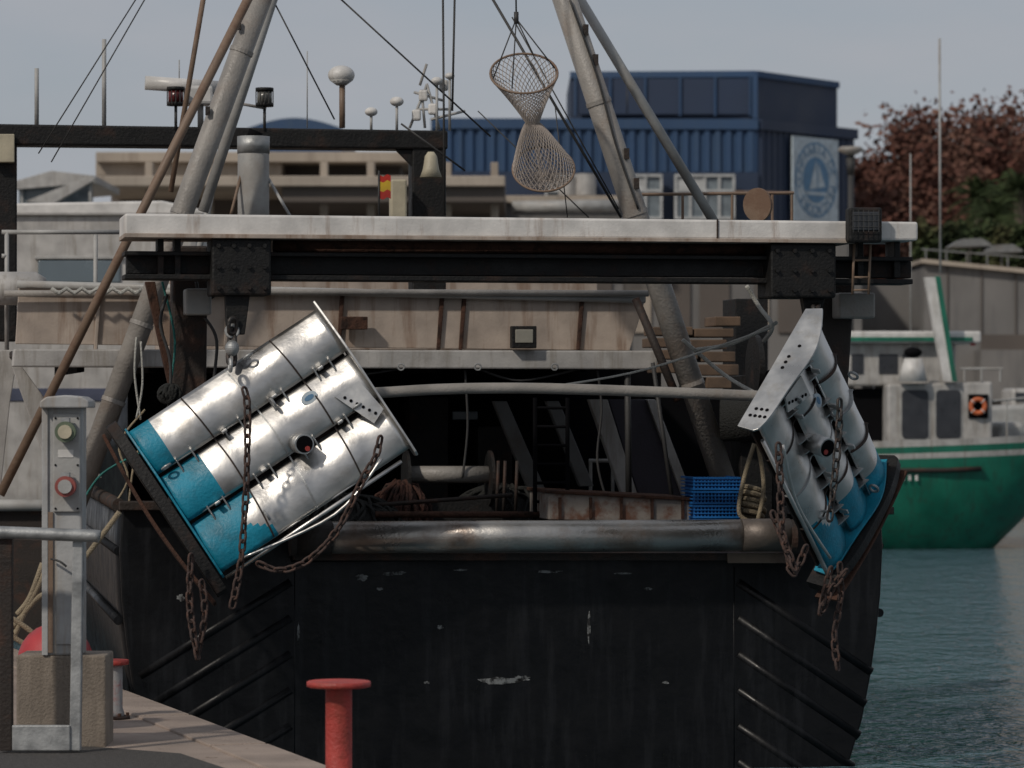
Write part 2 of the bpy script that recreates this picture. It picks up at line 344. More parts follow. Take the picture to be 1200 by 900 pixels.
tube('mast_cable',spl([B(x,y,MD-.13) for x,y in [(668,0),(700,90),(722,170),(748,245)]]),.012,m_wire,T,6)
tube('exhaust_funnel',[B(297,340,34.5),B(297,172,34.5),B(297,166,34.5)],[.15,.15,.13],m_lgrey,T,24)
tube('exhaust_cap',[B(297,180,34.5),B(297,160,34.5)],.155,m_galv,T,24)
tube('exhaust_outlet',[B(297,162,34.5),B(300,154,34.5)],.07,m_dark,T,16)
tube('exhaust_stay_1',[B(312,205,34.5),B(345,262,34.2)],.015,m_lgrey,T); tube('exhaust_stay_2',[B(285,195,34.5),B(268,262,34.2)],.015,m_brown,T)
slab('radar_arch_beam',[(-70,144),(525,153),(525,175),(-70,169)],36,.35,m_blackst,T,bevel=.02)
rect('radar_arch_post_starboard',483,156,523,345,36.02,.3,m_blackst,T,bevel=.02)
rect('radar_arch_post_port',-12,165,20,400,36.02,.3,m_blackst,T,bevel=.02)
slab('radar_arch_gusset',[(463,175),(484,175),(484,196)],36.05,.05,m_blackst,T)
rect('arch_lamp_port',-10,157,17,190,35.9,.12,m_creamp,T)
tube('radar_scanner',[B(170,97,36.2),B(255,103,36.2)],.07,m_white2,T,16)
rect('radar_gearbox',218,100,250,122,36.1,.3,m_white2,T,bevel=.03)
tube('radar_mast',[B(235,150,36.2),B(235,118,36.2)],.03,m_grey,T)
def navlight(i,x,y,col):
    tube('nav_light_base_%d'%i,[B(x,y+12,36),B(x,y+8,36)],.09,m_blackst,T,16)
    tube('nav_light_lens_%d'%i,[B(x,y+8,36),B(x,y-6,36)],.075,col,T,16)
    tube('nav_light_top_%d'%i,[B(x,y-6,36),B(x,y-10,36)],.09,m_blackst,T,16)
    multi('nav_light_cage_%d'%i,[tubedata([B(x+dx,y+8,35.9),B(x+dx,y-6,35.9)],.006,6) for dx in (-10,-5,0,5,10)],m_wire,T)
    tube('nav_light_stem_%d'%i,[B(x,y+12,36),B(x,y+40,36)],.015,m_wire,T)
m_nred=M('nav_red',(.09,.015,.015),.2,bump=0); m_ngl=M('nav_clear',(.12,.12,.11),.2,bump=0)
navlight(0,206,112,m_nred); navlight(1,310,113,m_ngl)
tube('gps_arm',[B(262,118,36),B(312,127,36)],.015,m_grey,T)
tube('tv_dome_pole',[B(401,150,36.2),B(401,97,36.2)],.03,m_brown,T)
sph('tv_dome',B(400,88,36.2),.135,m_white2,T,sc=(1,1,.72)); tube('tv_dome_base',[B(400,100,36.2),B(400,94,36.2)],[.05,.12],m_lgrey,T)
for i,(x,y,r) in enumerate([(435,131,.065),(465,119,.07),(512,95,.06),(527,89,.05)]):
    sph('gps_dome_%d'%i,B(x,y,36.2),r,m_white2,T,sc=(1,1,.7)); tube('gps_pole_%d'%i,[B(x,y+4,36.2),B(x,153,36.2)],.014,m_lgrey,T)
for i,(x,y0,y1,r) in enumerate([(43,80,147,.022),(122,46,148,.022),(272,60,160,.008),(210,70,95,.006),(360,60,150,.006)]):
    tube('antenna_%d'%i,[B(x,y1,36.2),B(x,y0,36.2)],r,m_lgrey if i!=2 else m_brown,T,8)
for i,(a,b_) in enumerate([((480,150),(500,100)),((498,150),(494,105)),((515,152),(500,98)),((488,128),(530,128)),((485,108),(520,118)),((505,140),(545,130)),((492,100),(500,75))]):
    tube('aerial_frame_%d'%i,[B(*a,36.3),B(*b_,36.3)],.014,m_lgrey,T,8)
multi('aerial_boxes',[boxd(B(x,y,36.3),.09,.09,.11) for x,y in [(496,112),(507,128),(488,135),(520,100)]],m_white2,T,bevel=.02)
tube('deck_bell',[B(505,178,35.6),B(505,183,35.6),B(505,198,35.6),B(505,208,35.6)],[.03,.06,.08,.11],m_creamp,T,20)
rect('cream_locker',458,210,477,262,35.8,.15,m_creamp,T,bevel=.02)
for nm,y0,y1,mm in [('top',205,212,m_flagr),('mid',212,223,m_yellow),('bottom',223,232,m_flagr)]:
    slab('ensign_'+nm,[(444,y0),(449,y0+2),(454,y0-1),(458,y0+1),(458,y1+1),(454,y1-1),(449,y1+2),(444,y1)],35.5,.01,mm,T,bevel=0)
tube('ensign_staff',[B(444,200,35.5),B(444,262,35.5)],.01,m_wire,T,8)
# shelter deck
slab('visor_panel',[(22,334),(756,352),(738,411),(18,403)],34.0,.06,m_cream,T)
for i,x in enumerate([110,262,395,512,538,676]): slab('visor_rib_%d'%i,[(x+4,338+x*.02),(x+9,338+x*.02),(x+4,410),(x,410)],33.96,.05,m_rust if i>1 else m_cream,T)
tube('visor_top_rail',[B(5,344,33.9),B(330,342,33.9),B(760,344,33.9)],.03,m_grey,T)
tube('visor_lash_rail',[B(20,333,33.95),B(756,351,33.95)],.035,m_lgrey,T)
slab('shelter_edge_beam',[(16,409),(772,411),(770,433),(14,430)],33.8,.25,m_white3,T,bevel=.015)
slab('shelter_roof',[(18,409),(770,411),(770,419),(18,417)],34.06,5.5,m_darkbrown,T)
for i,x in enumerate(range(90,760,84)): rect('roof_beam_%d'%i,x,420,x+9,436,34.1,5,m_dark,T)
slab('shelter_side_port',[(14,430),(26,430),(120,560),(60,560)],34.3,.1,m_white3,T)
rect('work_lamp_body',600,382,629,408,33.7,.12,m_blackst,T); rect('work_lamp_lens',604,386,625,402,33.69,.02,m_lens,T)
rect('speaker',400,371,431,386,33.8,.12,m_rust,T)
for i,x in enumerate([330,470,560,650]): multi('shackle_eye_%d'%i,[torusd(B(x,430,33.75),Vector((0,1,0)),.03,.008,16,6)],m_galv,T)
for i,pts in enumerate([[(300,432),(340,452),(420,440),(470,432)],[(560,432),(610,446),(680,432)],[(700,433),(705,480),(700,540),(712,590)],[(545,434),(548,500),(542,560)]]): tube('deck_cable_%d'%i,spl([B(*p,33.9) for p in pts]),.013,m_wire,T,6)
rect('deckhouse_aft_wall',150,425,775,650,38,.1,m_dark,T)  # near-black colour stands in for the shade under the shelter roof
rect('deckhouse_block',200,300,700,410,40,2.5,m_cream,T)
rect('deckhouse_window',530,482,560,492,37.95,.04,m_bglass,T)
for i,(x0,y0,x1,y1) in enumerate([(300,470,360,640),(480,465,525,640),(560,500,600,640)]): rect('locker_%d'%i,x0,y0,x1,y1,37.3,.4,m_blackst,T)
for i,(p,mm,d) in enumerate([([(578,470),(594,470),(642,580),(622,580)],m_igrey,35.5),([(640,470),(655,470),(696,570),(680,570)],m_igrey,35.5),
    ([(690,468),(712,468),(748,582),(730,582)],m_white3,34.9),([(713,468),(757,468),(802,582),(749,582)],m_purple,34.95),([(758,468),(768,468),(812,582),(800,582)],m_white3,34.9)]):
    slab('net_drum_frame_%d'%i,p,d,.12,mm,T)
tube('shelter_prop_1',[B(745,350,33.6),B(795,470,33.4)],.04,m_darkbrown,T)
tube('shelter_prop_2',[B(735,412,33.9),B(737,600,33.9)],.03,m_wire,T)
tube('cargo_runner',[B(765,425,33.5),B(790,600,33.5)],.02,m_wire,T)
ld=[tubedata([B(x,466,33),B(x,620,33)],.02,8) for x in (627,665)]+[tubedata([B(627,y,33),B(665,y,33)],.014,8) for y in range(478,615,22)]
multi('deck_ladder',ld,m_dark,T)
tube('winch_barrel',[B(478,556,34),B(572,556,34)],.08,m_grey,T,24)
multi('winch_flanges',[disc(B(x,560,34),LAT,.26,.03,28) for x in (476,574)],m_blackst,T)
rect('winch_stand',468,585,590,650,34,.4,m_blackst,T)
for i,x in enumerate([582,590,604]): tube('control_lever_%d'%i,[B(x,600,33.6),B(x+2,540,33.6)],.016,m_darkbrown,T,8)
tube('winch_rail',[B(440,603,33),B(640,603,33)],.03,m_rust,T)
tube('winch_rail_2',[B(440,592,33.2),B(600,580,33.2)],.02,m_darkbrown,T)
tube('stern_cross_pipe',spl([B(243,470,31.45),B(430,461,31.45),B(520,456,31.45),B(620,455,31.45),B(760,459,31.45),B(960,467,31.45)]),.048,m_grey,T,16)
def heap(name,c,rx,ry,rz,mat,parent,seed=0,n=70):
    r=random.Random(seed); parts=[sphered(c,rx*.85,ry*.85,rz*.85,20,12,z0=-.3)]
    for k in range(n):
        a=r.uniform(0,6.28); b=r.uniform(0,6.28); pts=[]
        for j in range(9):
            s=j/8; ph=(s*1.3+.1)*math.pi/1.6; an=a+(b-a)*.3*s+r.uniform(-.1,.1)
            q=r.uniform(.88,1.08); pts.append(c+Vector((rx*q*math.cos(an)*math.sin(ph),ry*q*math.sin(an)*math.sin(ph),rz*q*math.cos(ph))))
        parts.append(tubedata(spl(pts,2),.016,5))
    return multi(name,parts,mat,parent,smooth=True)
heap('orange_net_heap',B(470,615,33.9),.30,.4,.40,m_onet,T,1)
heap('dark_net_heap',B(390,618,33.4),.7,.5,.3,m_bnet,T,2)
heap('dark_net_heap_2',B(590,612,34.6),.5,.4,.35,m_bnet,T,3)
FB=empty('fish_sorting_table'); FB.parent=T
slab('side',[(643,577),(811,586),(811,612),(643,609)],32.5,1.0,M('worn_box',(.25,.225,.20),.75,dirt=rust,damt=.9,dscale=5,thr=.47),FB)
slab('rim',[(641,574),(813,583),(813,587),(641,578)],32.46,1.08,m_rust,FB)
multi('slats',[prism([B(x,583,32.47),B(x+3,583,32.47),B(x+3,608,32.47),B(x,608,32.47)],AX*.04) for x in range(655,806,36)],m_rust,FB)
rect('legs',650,609,804,642,32.6,.8,m_darkbrown,FB)
CR=empty('plastic_crate_stack'); CR.parent=T
parts=[]; x0,x1=813,868
for k in range(5):
    yt=559+k*16.5; 
    for yy,hh in ((yt,2.2),(yt+5,1.2),(yt+9,1.2),(yt+13,2.2)):
        for dd in (32.25,32.25+.55):
            parts.append(prism([B(x0,yy,dd),B(x1,yy,dd),B(x1,yy+hh,dd),B(x0,yy+hh,dd)],AX*.03))
        for xx in (x0,x1-2):
            parts.append(prism([B(xx,yy,32.28),B(xx+2,yy,32.28),B(xx+2,yy+hh,32.28),B(xx,yy+hh,32.28)],AX*.55))
    for xx in np.linspace(x0,x1-1.6,14):
        parts.append(prism([B(xx,yt,32.262),B(xx+1.6,yt,32.262),B(xx+1.6,yt+15,32.262),B(xx,yt+15,32.262)],AX*.02))
    parts.append(prism([B(x0+1,yt+13.5,32.29),B(x1-1,yt+13.5,32.29),B(x1-1,yt+14.5,32.29),B(x0+1,yt+14.5,32.29)],AX*.5))
multi('crates',parts,m_crate,CR)
rect('crate_core',x0+2,561,x1-2,640,32.32,.45,M('crate_inner',(.004,.06,.23),.7),CR)  # solid block of darker blue filling the stack behind the slats
multi('net_drum_starboard',[disc(B(885,430,33.2),LAT,.3,.05,28),disc(B(905,490,33),LAT,.45,.06,28)],m_blackst,T)
tube('net_drum_barrel',[B(845,490,33.6),B(930,490,33.4)],.22,m_bnet,T,20)
rect('starboard_winch_frame',868,440,905,640,33.6,.4,m_blackst,T)
for i in range(5):
    c=B(878,575+i*7,32.4); multi('rope_coil_%d'%i,[torusd(c,Vector((.2,.3,1)),.12+.02*(i%2),.025)],m_rope,T)
tube('hanging_rope',spl([B(884,520,32.2),B(872,560,32.2),B(866,600,32.2),B(880,612,32.2)]),.02,m_rope,T)
tube('hanging_rope_2',spl([B(888,520,32.2),B(895,570,32.2),B(888,610,32.2)]),.02,m_rope,T)
tube('white_line_1',spl([B(655,452,31.6),B(760,432,31.6),B(905,384,31.6)]),.010,m_wrope,T,8)
tube('white_line_2',spl([B(800,398,32),B(850,440,32),B(890,463,31.5)]),.018,m_wrope,T,8)
tube('white_line_3',spl([B(815,410,32),B(860,402,32),B(910,378,31.6)]),.018,m_wrope,T,8)
tube('white_line_4',spl([B(875,335,32),B(890,360,32),B(905,382,31.6),B(895,400,31.8)]),.02,m_wrope,T,8)
# brown fish boxes stacked on the starboard side deck, forward
FX=empty('wooden_fish_boxes'); FX.parent=T
bx=[]
for (x0_,y0_,x1_,y1_) in [(766,383,812,393),(814,385,860,395),(764,396,806,407),(809,398,852,409),(838,371,868,382),(776,410,818,421),(822,412,862,424),(770,424,812,437),(816,427,866,440),(828,442,868,455)]:
    bx.append(prism([B(x0_,y0_,36),B(x1_,y0_,36),B(x1_,y1_,36),B(x0_,y1_,36)],AX*.5))
multi('boxes',bx,m_box,FX,bevel=.01)
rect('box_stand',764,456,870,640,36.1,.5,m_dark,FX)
rect('side_house',862,350,900,640,37,.6,m_blackst,T)
rect('starboard_locker',905,455,960,600,34,1,m_blackst,T)
multi('alley_guardrail',[tubedata([B(a,540,36.5),B(b_,540,36.5)],.02,8) for a,b_ in ((690,800),)]+[tubedata([B(x,540,36.5),B(x,600,36.5)],.018,8) for x in (692,718,745,770,796)],m_lgrey,T)
PR=[]
for a,b_ in [((2,272),(150,272)),((8,272),(8,410)),((112,275),(112,410)),((2,300),(8,300))]: PR.append(tubedata([B(*a,35.5),B(*b_,35.5)],.022,8))
multi('port_guardrail',PR,m_lgrey,T,smooth=True)
for i,pts in enumerate([[(160,395),(158,440),(165,492)],[(165,400),(167,450),(160,490)],[(190,330),(205,400),(196,470)],[(135,590),(150,560),(140,520),(170,480)],[(95,590),(120,555),(165,530)],[(150,600),(158,540),(176,500),(184,486)]]):
    tube('port_rope_%d'%i,spl([B(*p,31.6) for p in pts]),.010,[m_wrope,m_wrope,m_teal,m_rope,m_teal,m_rope][i],T,8)
heap('coiled_line',B(200,462,31.5),.10,.1,.08,m_bnet,T,6,30)
tube('lash_rope',[B(x,340+ (4 if i%2 else -2),33.8) for i,x in enumerate(range(60,170,9))],.02,m_wrope,T,8)
for i,(a,b_,r) in enumerate([((165,-10),(45,180),.007),((175,-10),(60,190),.007),((320,0),(392,140),.008),((395,-5),(575,160),.009),((575,-5),(728,255),.014),((519,-10),(521,255),.012),((533,-10),(530,130),.012),((650,120),(665,255),.006),((600,20),(725,245),.007),((560,130),(690,255),.006),((470,145),(545,200),.01)]):
    tube('stay_wire_%d'%i,[B(*a,34),B(*b_,34)],r,m_wire,T,6)
multi('fish_sorter_plates',[disc(B(x,240,33.5),Vector((.8,1,.1)).normalized(),r,.03,24) for x,r in ((888,.16),)],m_brown,T)
RL=[tubedata([B(740,228,34.5),B(930,226,34.5)],.016,8)]+[tubedata([B(x,228,34.5),B(x,262,34.5)],.014,8) for x in (745,800,858,905,928)]
multi('starboard_top_rail',RL,m_brown,T)
LR=empty('liferaft_canister'); tube('canister',[B(-20,338,35.2),B(-8,338,35.2),B(42,338,35.2),B(54,338,35.2)],[.1,.16,.16,.1],m_white3,LR,24); LR.parent=T
slab('port_bulwark_white',[(-60,412),(22,410),(12,470),(0,580),(-60,590)],36,.12,m_white3,T)

# ---- hourglass net
HN=empty('hanging_hoop_net'); 
def netring(c,r,tilt,n,off):
    return [c+Vector((r*math.cos(2*math.pi*(k+off)/n), r*math.sin(2*math.pi*(k+off)/n)*math.cos(tilt), r*math.sin(2*math.pi*(k+off)/n)*math.sin(tilt))) for k in range(n)]
NN=32; NR=38; V=[];Fc=[]
for j in range(NR+1):
    t=j/NR; 
    if t<.5: s=t/.5; r=.24*(1-s)**1.1+.075-.015*s; px=614+10*s; py=86+58*s; ti=.72-.3*s
    else: s=(t-.5)/.5; r=.06+.225*s**.8; px=624+13*s; py=144+54*s; ti=.42+.45*s
    r=min(r,.30)
    V+=netring(W(px,py,33),r,ti,NN,.5*(j%2))
for q in range(1,9):
    s=q/8; V+=netring(W(637,198,33)+Vector((.02*s,0,-.10*math.sin(s*math.pi/2)+.02)),.285*(1-s)+.01,.87,NN,.5*((NR+q)%2))
NRT=NR+8
for j in range(NRT-1):
    for k in range(NN):
        if j%2==0: a=j*NN+k; l=(j+1)*NN+(k-1)%NN; r_=(j+1)*NN+k; d=(j+2)*NN+k
        else: a=j*NN+k; l=(j+1)*NN+k; r_=(j+1)*NN+(k+1)%NN; d=(j+2)*NN+k
        Fc.append([a,l,d,r_])
o=add('netting',V,Fc,m_net,HN,fix=False); w=o.modifiers.new('w','WIREFRAME'); w.thickness=.011; w.use_replace=True; w.use_even_offset=False
# gathered twine folds in the lower bag
r0=random.Random(4); fl=[]
for k in range(16):
    a=r0.uniform(0,6.28); p0=W(624,144,33)+Vector((.05*math.cos(a),.05*math.sin(a),0)); p1=W(637,198,33)+Vector((.27*math.cos(a),.18*math.sin(a),.20*math.sin(a)))
    pm=p0.lerp(p1,.5)+Vector((r0.uniform(-.03,.03),0,-.05)); fl.append(tubedata(spl([p0,pm,p1],4),.006,5))
multi('gathered_folds',fl,m_net,HN)
def hoop(nm,px,py,r,ti):
    pts=netring(W(px,py,33),r,ti,36,0); pts.append(pts[0]); tube(nm,pts,.011,m_brown,HN,8)
hoop('upper_hoop',614,86,.31,.72); hoop('lower_hoop',637,198,.285,.87)
for i,(x,y) in enumerate([(578,92),(650,80),(600,104),(625,64)]): tube('bridle_%d'%i,[W(605,22,33),W(x,y,33)],.007,m_wire,HN,6)
tube('hoist_line',[W(605,22,33),W(603,-140,33)],.009,m_wire,HN,6)
tube('swivel',[W(605,28,33),W(605,14,33)],.022,m_wire,HN,8)

# =========================================================== trawl doors
def door(name,O,PU,PV):
    E=empty(name); U=PU-O; Vv=PV-O
    N_=U.cross(Vv).normalized()
    if N_.y>0: N_=-N_
    P=lambda u,v,n: O+U*u+Vv*v+N_*n
    un=U.normalized(); vn=Vv.normalized()
    bands=[(0.0,.30,.02,.13,.15),(.325,.63,.03,.125,.24),(.655,.985,.02,.125,.30)]
    def fn(v,b):
        s=(v-b[0])/(b[1]-b[0]); return b[2]+b[3]*math.sin(math.pi*min(1,.06+s*.74))
    for bi,b in enumerate(bands):
        V=[];Fc=[];fm=[];nu=40;nv=14; r=random.Random(bi)
        ph=[r.uniform(0,6) for _ in range(4)]
        for i in range(nu+1):
            for j in range(nv+1):
                u=i/nu; s=j/nv; v=b[0]+(b[1]-b[0])*s
                # plates dish slightly between the ribs
                seam=min(abs(u-.27),abs(u-.5),abs(u-.74),u,abs(1-u))
                V.append(P(u,v,fn(v,b)-.10*min(seam,.11)**1.0*(.6+.4*math.sin(s*3))+.004*math.sin(u*17+ph[1])*math.sin(s*7+ph[2])))
        for i in range(nu):
            for j in range(nv):
                a=i*(nv+1)+j; Fc.append([a,a+1,a+nv+2,a+nv+1]); fm.append(1 if (i+.5)/nu<b[4]*(.75 if bi==0 else .85) + (.05*math.sin(j*.55+1) if bi==2 else 0) else 0)
        o=add('foil_%d'%(bi+1),V,Fc,None,E,smooth=True,mats=[m_steel,m_cyan],fm=fm); so=o.modifiers.new('s','SOLIDIFY'); so.thickness=.012
        tube('foil_lip_%d'%(bi+1),[P(.0,b[1],fn(b[1],b)),P(1,b[1],fn(b[1],b))],.008,m_steel,E,8)
    v_,f_=prism([P(0.01,0,-.02),P(.99,0,-.02),P(.99,.98,-.02),P(.01,.98,-.02)],N_*.02); add('back_skin',v_,f_,m_darkbrown,E)
    for i,u in enumerate([.27,.5,.74]):
        fr=[];n=60
        for j in range(n+1):
            v=j/n*.985; b=bands[0] if v<.31 else bands[1] if v<.64 else bands[2]; vv=min(max(v,b[0]),b[1]); fr.append(P(u+.03*math.sin(v*3.1),v,max(fn(vv,b)+.020,.085)))
        V=[];Fc=[]
        for p in fr: V+=[p,p-N_*.11,p+un*.014,p-N_*.11+un*.014]
        for j in range(n):
            a=j*4;c=a+4; Fc+=[[a,a+1,c+1,c],[a+2,c+2,c+3,a+3],[a,c,c+2,a+2],[a+1,a+3,c+3,c+1]]
        add('rib_%d'%(i+1),V,Fc,m_darkbrown if i!=1 else m_galv,E)
    fins=[]
    for b in bands[:2]:
        for u in (.10,.18,.35,.43,.59,.66,.83,.91):
            fins.append(prism([P(u,b[1]-.01,.02),P(u,b[1]+.09,.02),P(u,b[1]+.12,.07),P(u,b[1]+.06,.115),P(u,b[1]-.01,.15)],un*.012))
    multi('slot_fins',fins,m_steelp,E)
    def plate(u,th,mat,nm,v0=-.01,v1=1.0,n0=-.04,n1=.28,notch=True):
        pts=[]; K=16
        for j in range(K+1):
            t=j/K; v=v0+(v1-v0)*t; pts.append(P(u,v,n1-.10*abs(2*t-1)**3-(0.05*math.cos(t*9) if notch else 0)*.4))
        pts.append(P(u,v1+.02,n1*.45)); pts.append(P(u,v1,n0)); pts.append(P(u,v0,n0)); pts.append(P(u,v0-.02,n1*.4))
        v_,f_=prism(pts,un*th); return add(nm,v_,f_,mat,E,bevel=.004)
    plate(1.0,.02,m_steelp,'end_plate_top',v0=-.03,v1=1.03,n0=-.06,n1=.22)
    plate(-.012,.02,m_cyan,'end_plate_bottom',n1=.2)
    plate(-.075,.10,m_blackst,'shoe_plate',v0=-.08,v1=1.08,n0=-.08,n1=.24,notch=False)
    rr=[P(-.095-.03*math.sin(math.pi*t),-.06+1.18*t,.10) for t in np.linspace(0,1,14)]
    V=[];Fc=[]
    for p in rr: V+=[p+N_*.10,p-N_*.12,p-un*.03-N_*.12,p-un*.03+N_*.10]
    for j in range(len(rr)-1):
        a=j*4;c=a+4
        for k in range(4): Fc.append([a+k,a+(k+1)%4,c+(k+1)%4,c+k])
    Fc+= [[0,1,2,3],[len(V)-4,len(V)-3,len(V)-2,len(V)-1]]
    add('shoe_runner',V,Fc,m_rust,E,bevel=.006)
    tube('lower_edge_bar',[P(.0,1.03,.12),P(.93,1.03,.12)],.018,m_steel,E,10)
    tube('lower_stay',spl([P(.1,.99,.18),P(.55,1.08,.22),P(.86,.96,.22)]),.013,m_steel,E,8)
    # towing socket with a bore seen obliquely
    d_=(N_*1.0+un*.15+vn*.35).normalized()
    c=P(.593,.60,.10); tube('towing_socket',[c,c+d_*.20],.085,m_steelp,E,24); tube('socket_bore',[c+d_*.19,c+d_*.204],.072,m_dark,E,24)
    tube('socket_seal',[c+d_*.2+vn*.045,c+d_*.209+vn*.045],.022,m_red,E,12)
    b=bands[1]; c=P(.745,.42,fn(.42,b)+.025); pts=[c+un*(.075*math.cos(a))+vn*(.05*math.sin(a)) for a in np.linspace(0,2*math.pi,24,endpoint=False)]
    v_,f_=prism(pts,-N_*.016); add('maker_label',v_,f_,m_signw,E)
    pts=[c+N_*.003+un*(.045*math.cos(a))+vn*(.022*math.sin(a)) for a in np.linspace(0,2*math.pi,16,endpoint=False)]
    v_,f_=prism(pts,-N_*.002); add('maker_label_mark',v_,f_,m_signb,E)
    v_,f_=prism([P(.84,.50,.19),P(.97,.50,.19),P(.99,.72,.19),P(.92,.76,.19)],-N_*.015); add('adjuster_plate',v_,f_,m_steelp,E)
    multi('adjuster_holes',[disc(P(.875+.015*k,.54+.035*k,.192),N_,.014,.01,10) for k in range(6)],m_dark,E)
    multi('end_plate_holes',[disc(P(1.0,vv,nn)+un*.021,un,.016,.006,10) for vv,nn in [(.93,.0),(.93,.045),(.93,.09),(.93,.135),(.87,.02),(.87,.07),(.87,.12),(.5,.04),(.45,.04),(.4,.04),(.3,.08)]],m_dark,E)
    for i,(u,v) in enumerate([(.62,.02),(.6,.33),(.9,.62),(.3,.86),(.05,.3)]):
        cc=P(u,v,.17); multi('shackle_%d'%(i+1),[torusd(cc,un if i%2 else vn,.04,.012,16,6)],m_galv,E)
    multi('weld_lugs',[boxd(P(u,v,.14),.05,.02,.08,un,vn,N_) for u,v in [(.35,.31),(.62,.30),(.86,.31),(.4,.63),(.8,.64),(.15,.64)]],m_steelp,E,bevel=.005)
    return E,P
D1,P1=door('trawl_door',W(152,508,30.35),W(372,364,30.6),W(262,674,30.2))
D2,P2=door('trawl_door.001',W(1028,540,31.5),W(950,368,30.1),W(958,668,30.75))
def Wc(pts,Y): return spl([W(x,y,Y) for x,y in pts],4)
chain('chain_front',Wc([(286,455),(290,480),(289,560),(286,610),(282,660),(272,712)],29.85),m_chain,D1)
chain('chain_slack',Wc([(446,512),(440,535),(425,562),(402,610),(380,640),(352,662),(325,668),(302,660)],29.9),m_chain,D1)
chain('chain_bottom',Wc([(224,650),(222,700),(226,740),(232,772)],29.85),m_chain,D1)
chain('chain_bottom_2',Wc([(236,680),(240,720),(232,765)],29.9),m_chain,D1)
chain('hanger_chain',[B(273,372,30.75),W(272,400,30.4),W(271,428,30.3)],m_chaind,D1,pitch=.11,wr=.02,lw=.04)
multi('hanger_swivel',[sphered(W(272,408,30.3),.06,.06,.07),torusd(W(272,388,30.4),Vector((0,1,0)),.05,.016,16,6),torusd(W(270,428,30.2),Vector((1,.2,0)),.05,.016,16,6)],m_galv,D1)
chain('chain_front',Wc([(984,468),(983,505),(978,560),(972,610)],29.75),m_chaind,D2)
chain('chain_outer',Wc([(912,520),(914,560),(917,625),(932,668)],29.2),m_chain,D2)
chain('chain_bottom',Wc([(984,660),(985,700),(978,745),(982,785)],30.2),m_chain,D2)
chain('chain_bottom_2',Wc([(974,665),(965,700),(962,718),(975,690),(992,668)],30.1),m_chain,D2)
chain('chain_side',Wc([(905,600),(920,640),(930,672),(945,640)],29.6),m_chain,D2)
chain('hanger_chain',[B(955,360,30.9),W(957,385,30.3)],m_chaind,D2,pitch=.11,wr=.02,lw=.04)

# =========================================================== quay furniture
PD=empty('power_pedestal')
rect('body',52,476,96,768,25.9,.28,m_ped,PD,False,bevel=.015)
rect('left_trim',49,476,56,768,25.88,.3,m_ped,PD,False,bevel=.004)
rect('brown_seam',56,600,62,765,25.885,.01,m_brown,PD,False,bevel=0)
rect('door_panel',66,625,92,755,25.885,.02,m_ped,PD,False,bevel=.003)
capv=[(46,478),(47,470),(54,465),(75,463),(96,465),(104,470),(104,478)]
slab('cap',capv,25.8,.42,m_ped,PD,False,bevel=.01)
rect('socket_panel',62,485,94,600,25.87,.04,m_lgrey,PD,False)
for i,(y,mm) in enumerate([(506,M('socket_green',(.10,.13,.085),.5)),(570,M('socket_red',(.25,.06,.05),.5))]):
    c=W(77,y,25.8); multi('socket_ring_%d'%i,[disc(c,Vector((0,1,0)),.075,.08,24)],mm,PD,smooth=False); multi('socket_lid_%d'%i,[disc(c-Vector((0,.045,0)),Vector((0,1,0)),.05,.03,24)],m_creamp if i==0 else m_lgrey,PD)
    multi('socket_hinge_%d'%i,[boxd(c+Vector((0,0,.085)),.06,.07,.03)],m_galv,PD)
rect('label',68,527,86,536,25.865,.01,m_white2,PD,False,bevel=0)
multi('screws',[disc(W(x,y,25.868),Vector((0,1,0)),.008,.01,8) for x in (65,91) for y in (490,545,596)],m_dark,PD)
tube('meter_cable',spl([W(60,655,25.85),W(70,658,25.8),W(78,664,25.8)]),.008,m_wire,PD)
rect('concrete_plinth',19,768,124,877,25.9,.5,m_concb,PD,False,bevel=.015)
RA=empty('metal_railing')
tube('top_rail',[W(-500,618,25.4),W(0,624,25.4),W(112,628,25.4),W(117,629,25.4)],.045,m_galv,RA,16)
for i,x in enumerate([-420,-200,6]): rect('post_%d'%i,x-7,630,x+8,880,25.42,.09,m_darkbrown if x>0 else m_galv,RA,False)
slab('post_end',[(85,632),(97,632),(94,880),(81,880)],25.42,.09,m_galv,RA,False)
rect('base_plate',14,850,82,880,25.40,.05,m_galv,RA,False)
BU=empty('red_buoy'); c=W(65,775,27.2); sph('float',c,.29,m_redb,BU); tube('eye',[c+Vector((0,0,.27)),c+Vector((0,0,.36))],.05,m_redb,BU)
RP=empty('mooring_rope')
for i,pts in enumerate([[(15,750),(30,715),(48,680),(60,640)],[(20,720),(35,700),(50,660)],[(15,735),(45,700),(70,690),(110,640),(140,600)]]):
    tube('strand_%d'%i,spl([W(x,y,27.6) for x,y in pts]),.022,m_rope,RP,10)
sb=empty('rope_hank')
tube('loop',spl([W(x,y,27.4) for x,y in [(40,760),(15,745),(12,725),(30,735),(48,750)]]),.02,m_rope,sb,10)
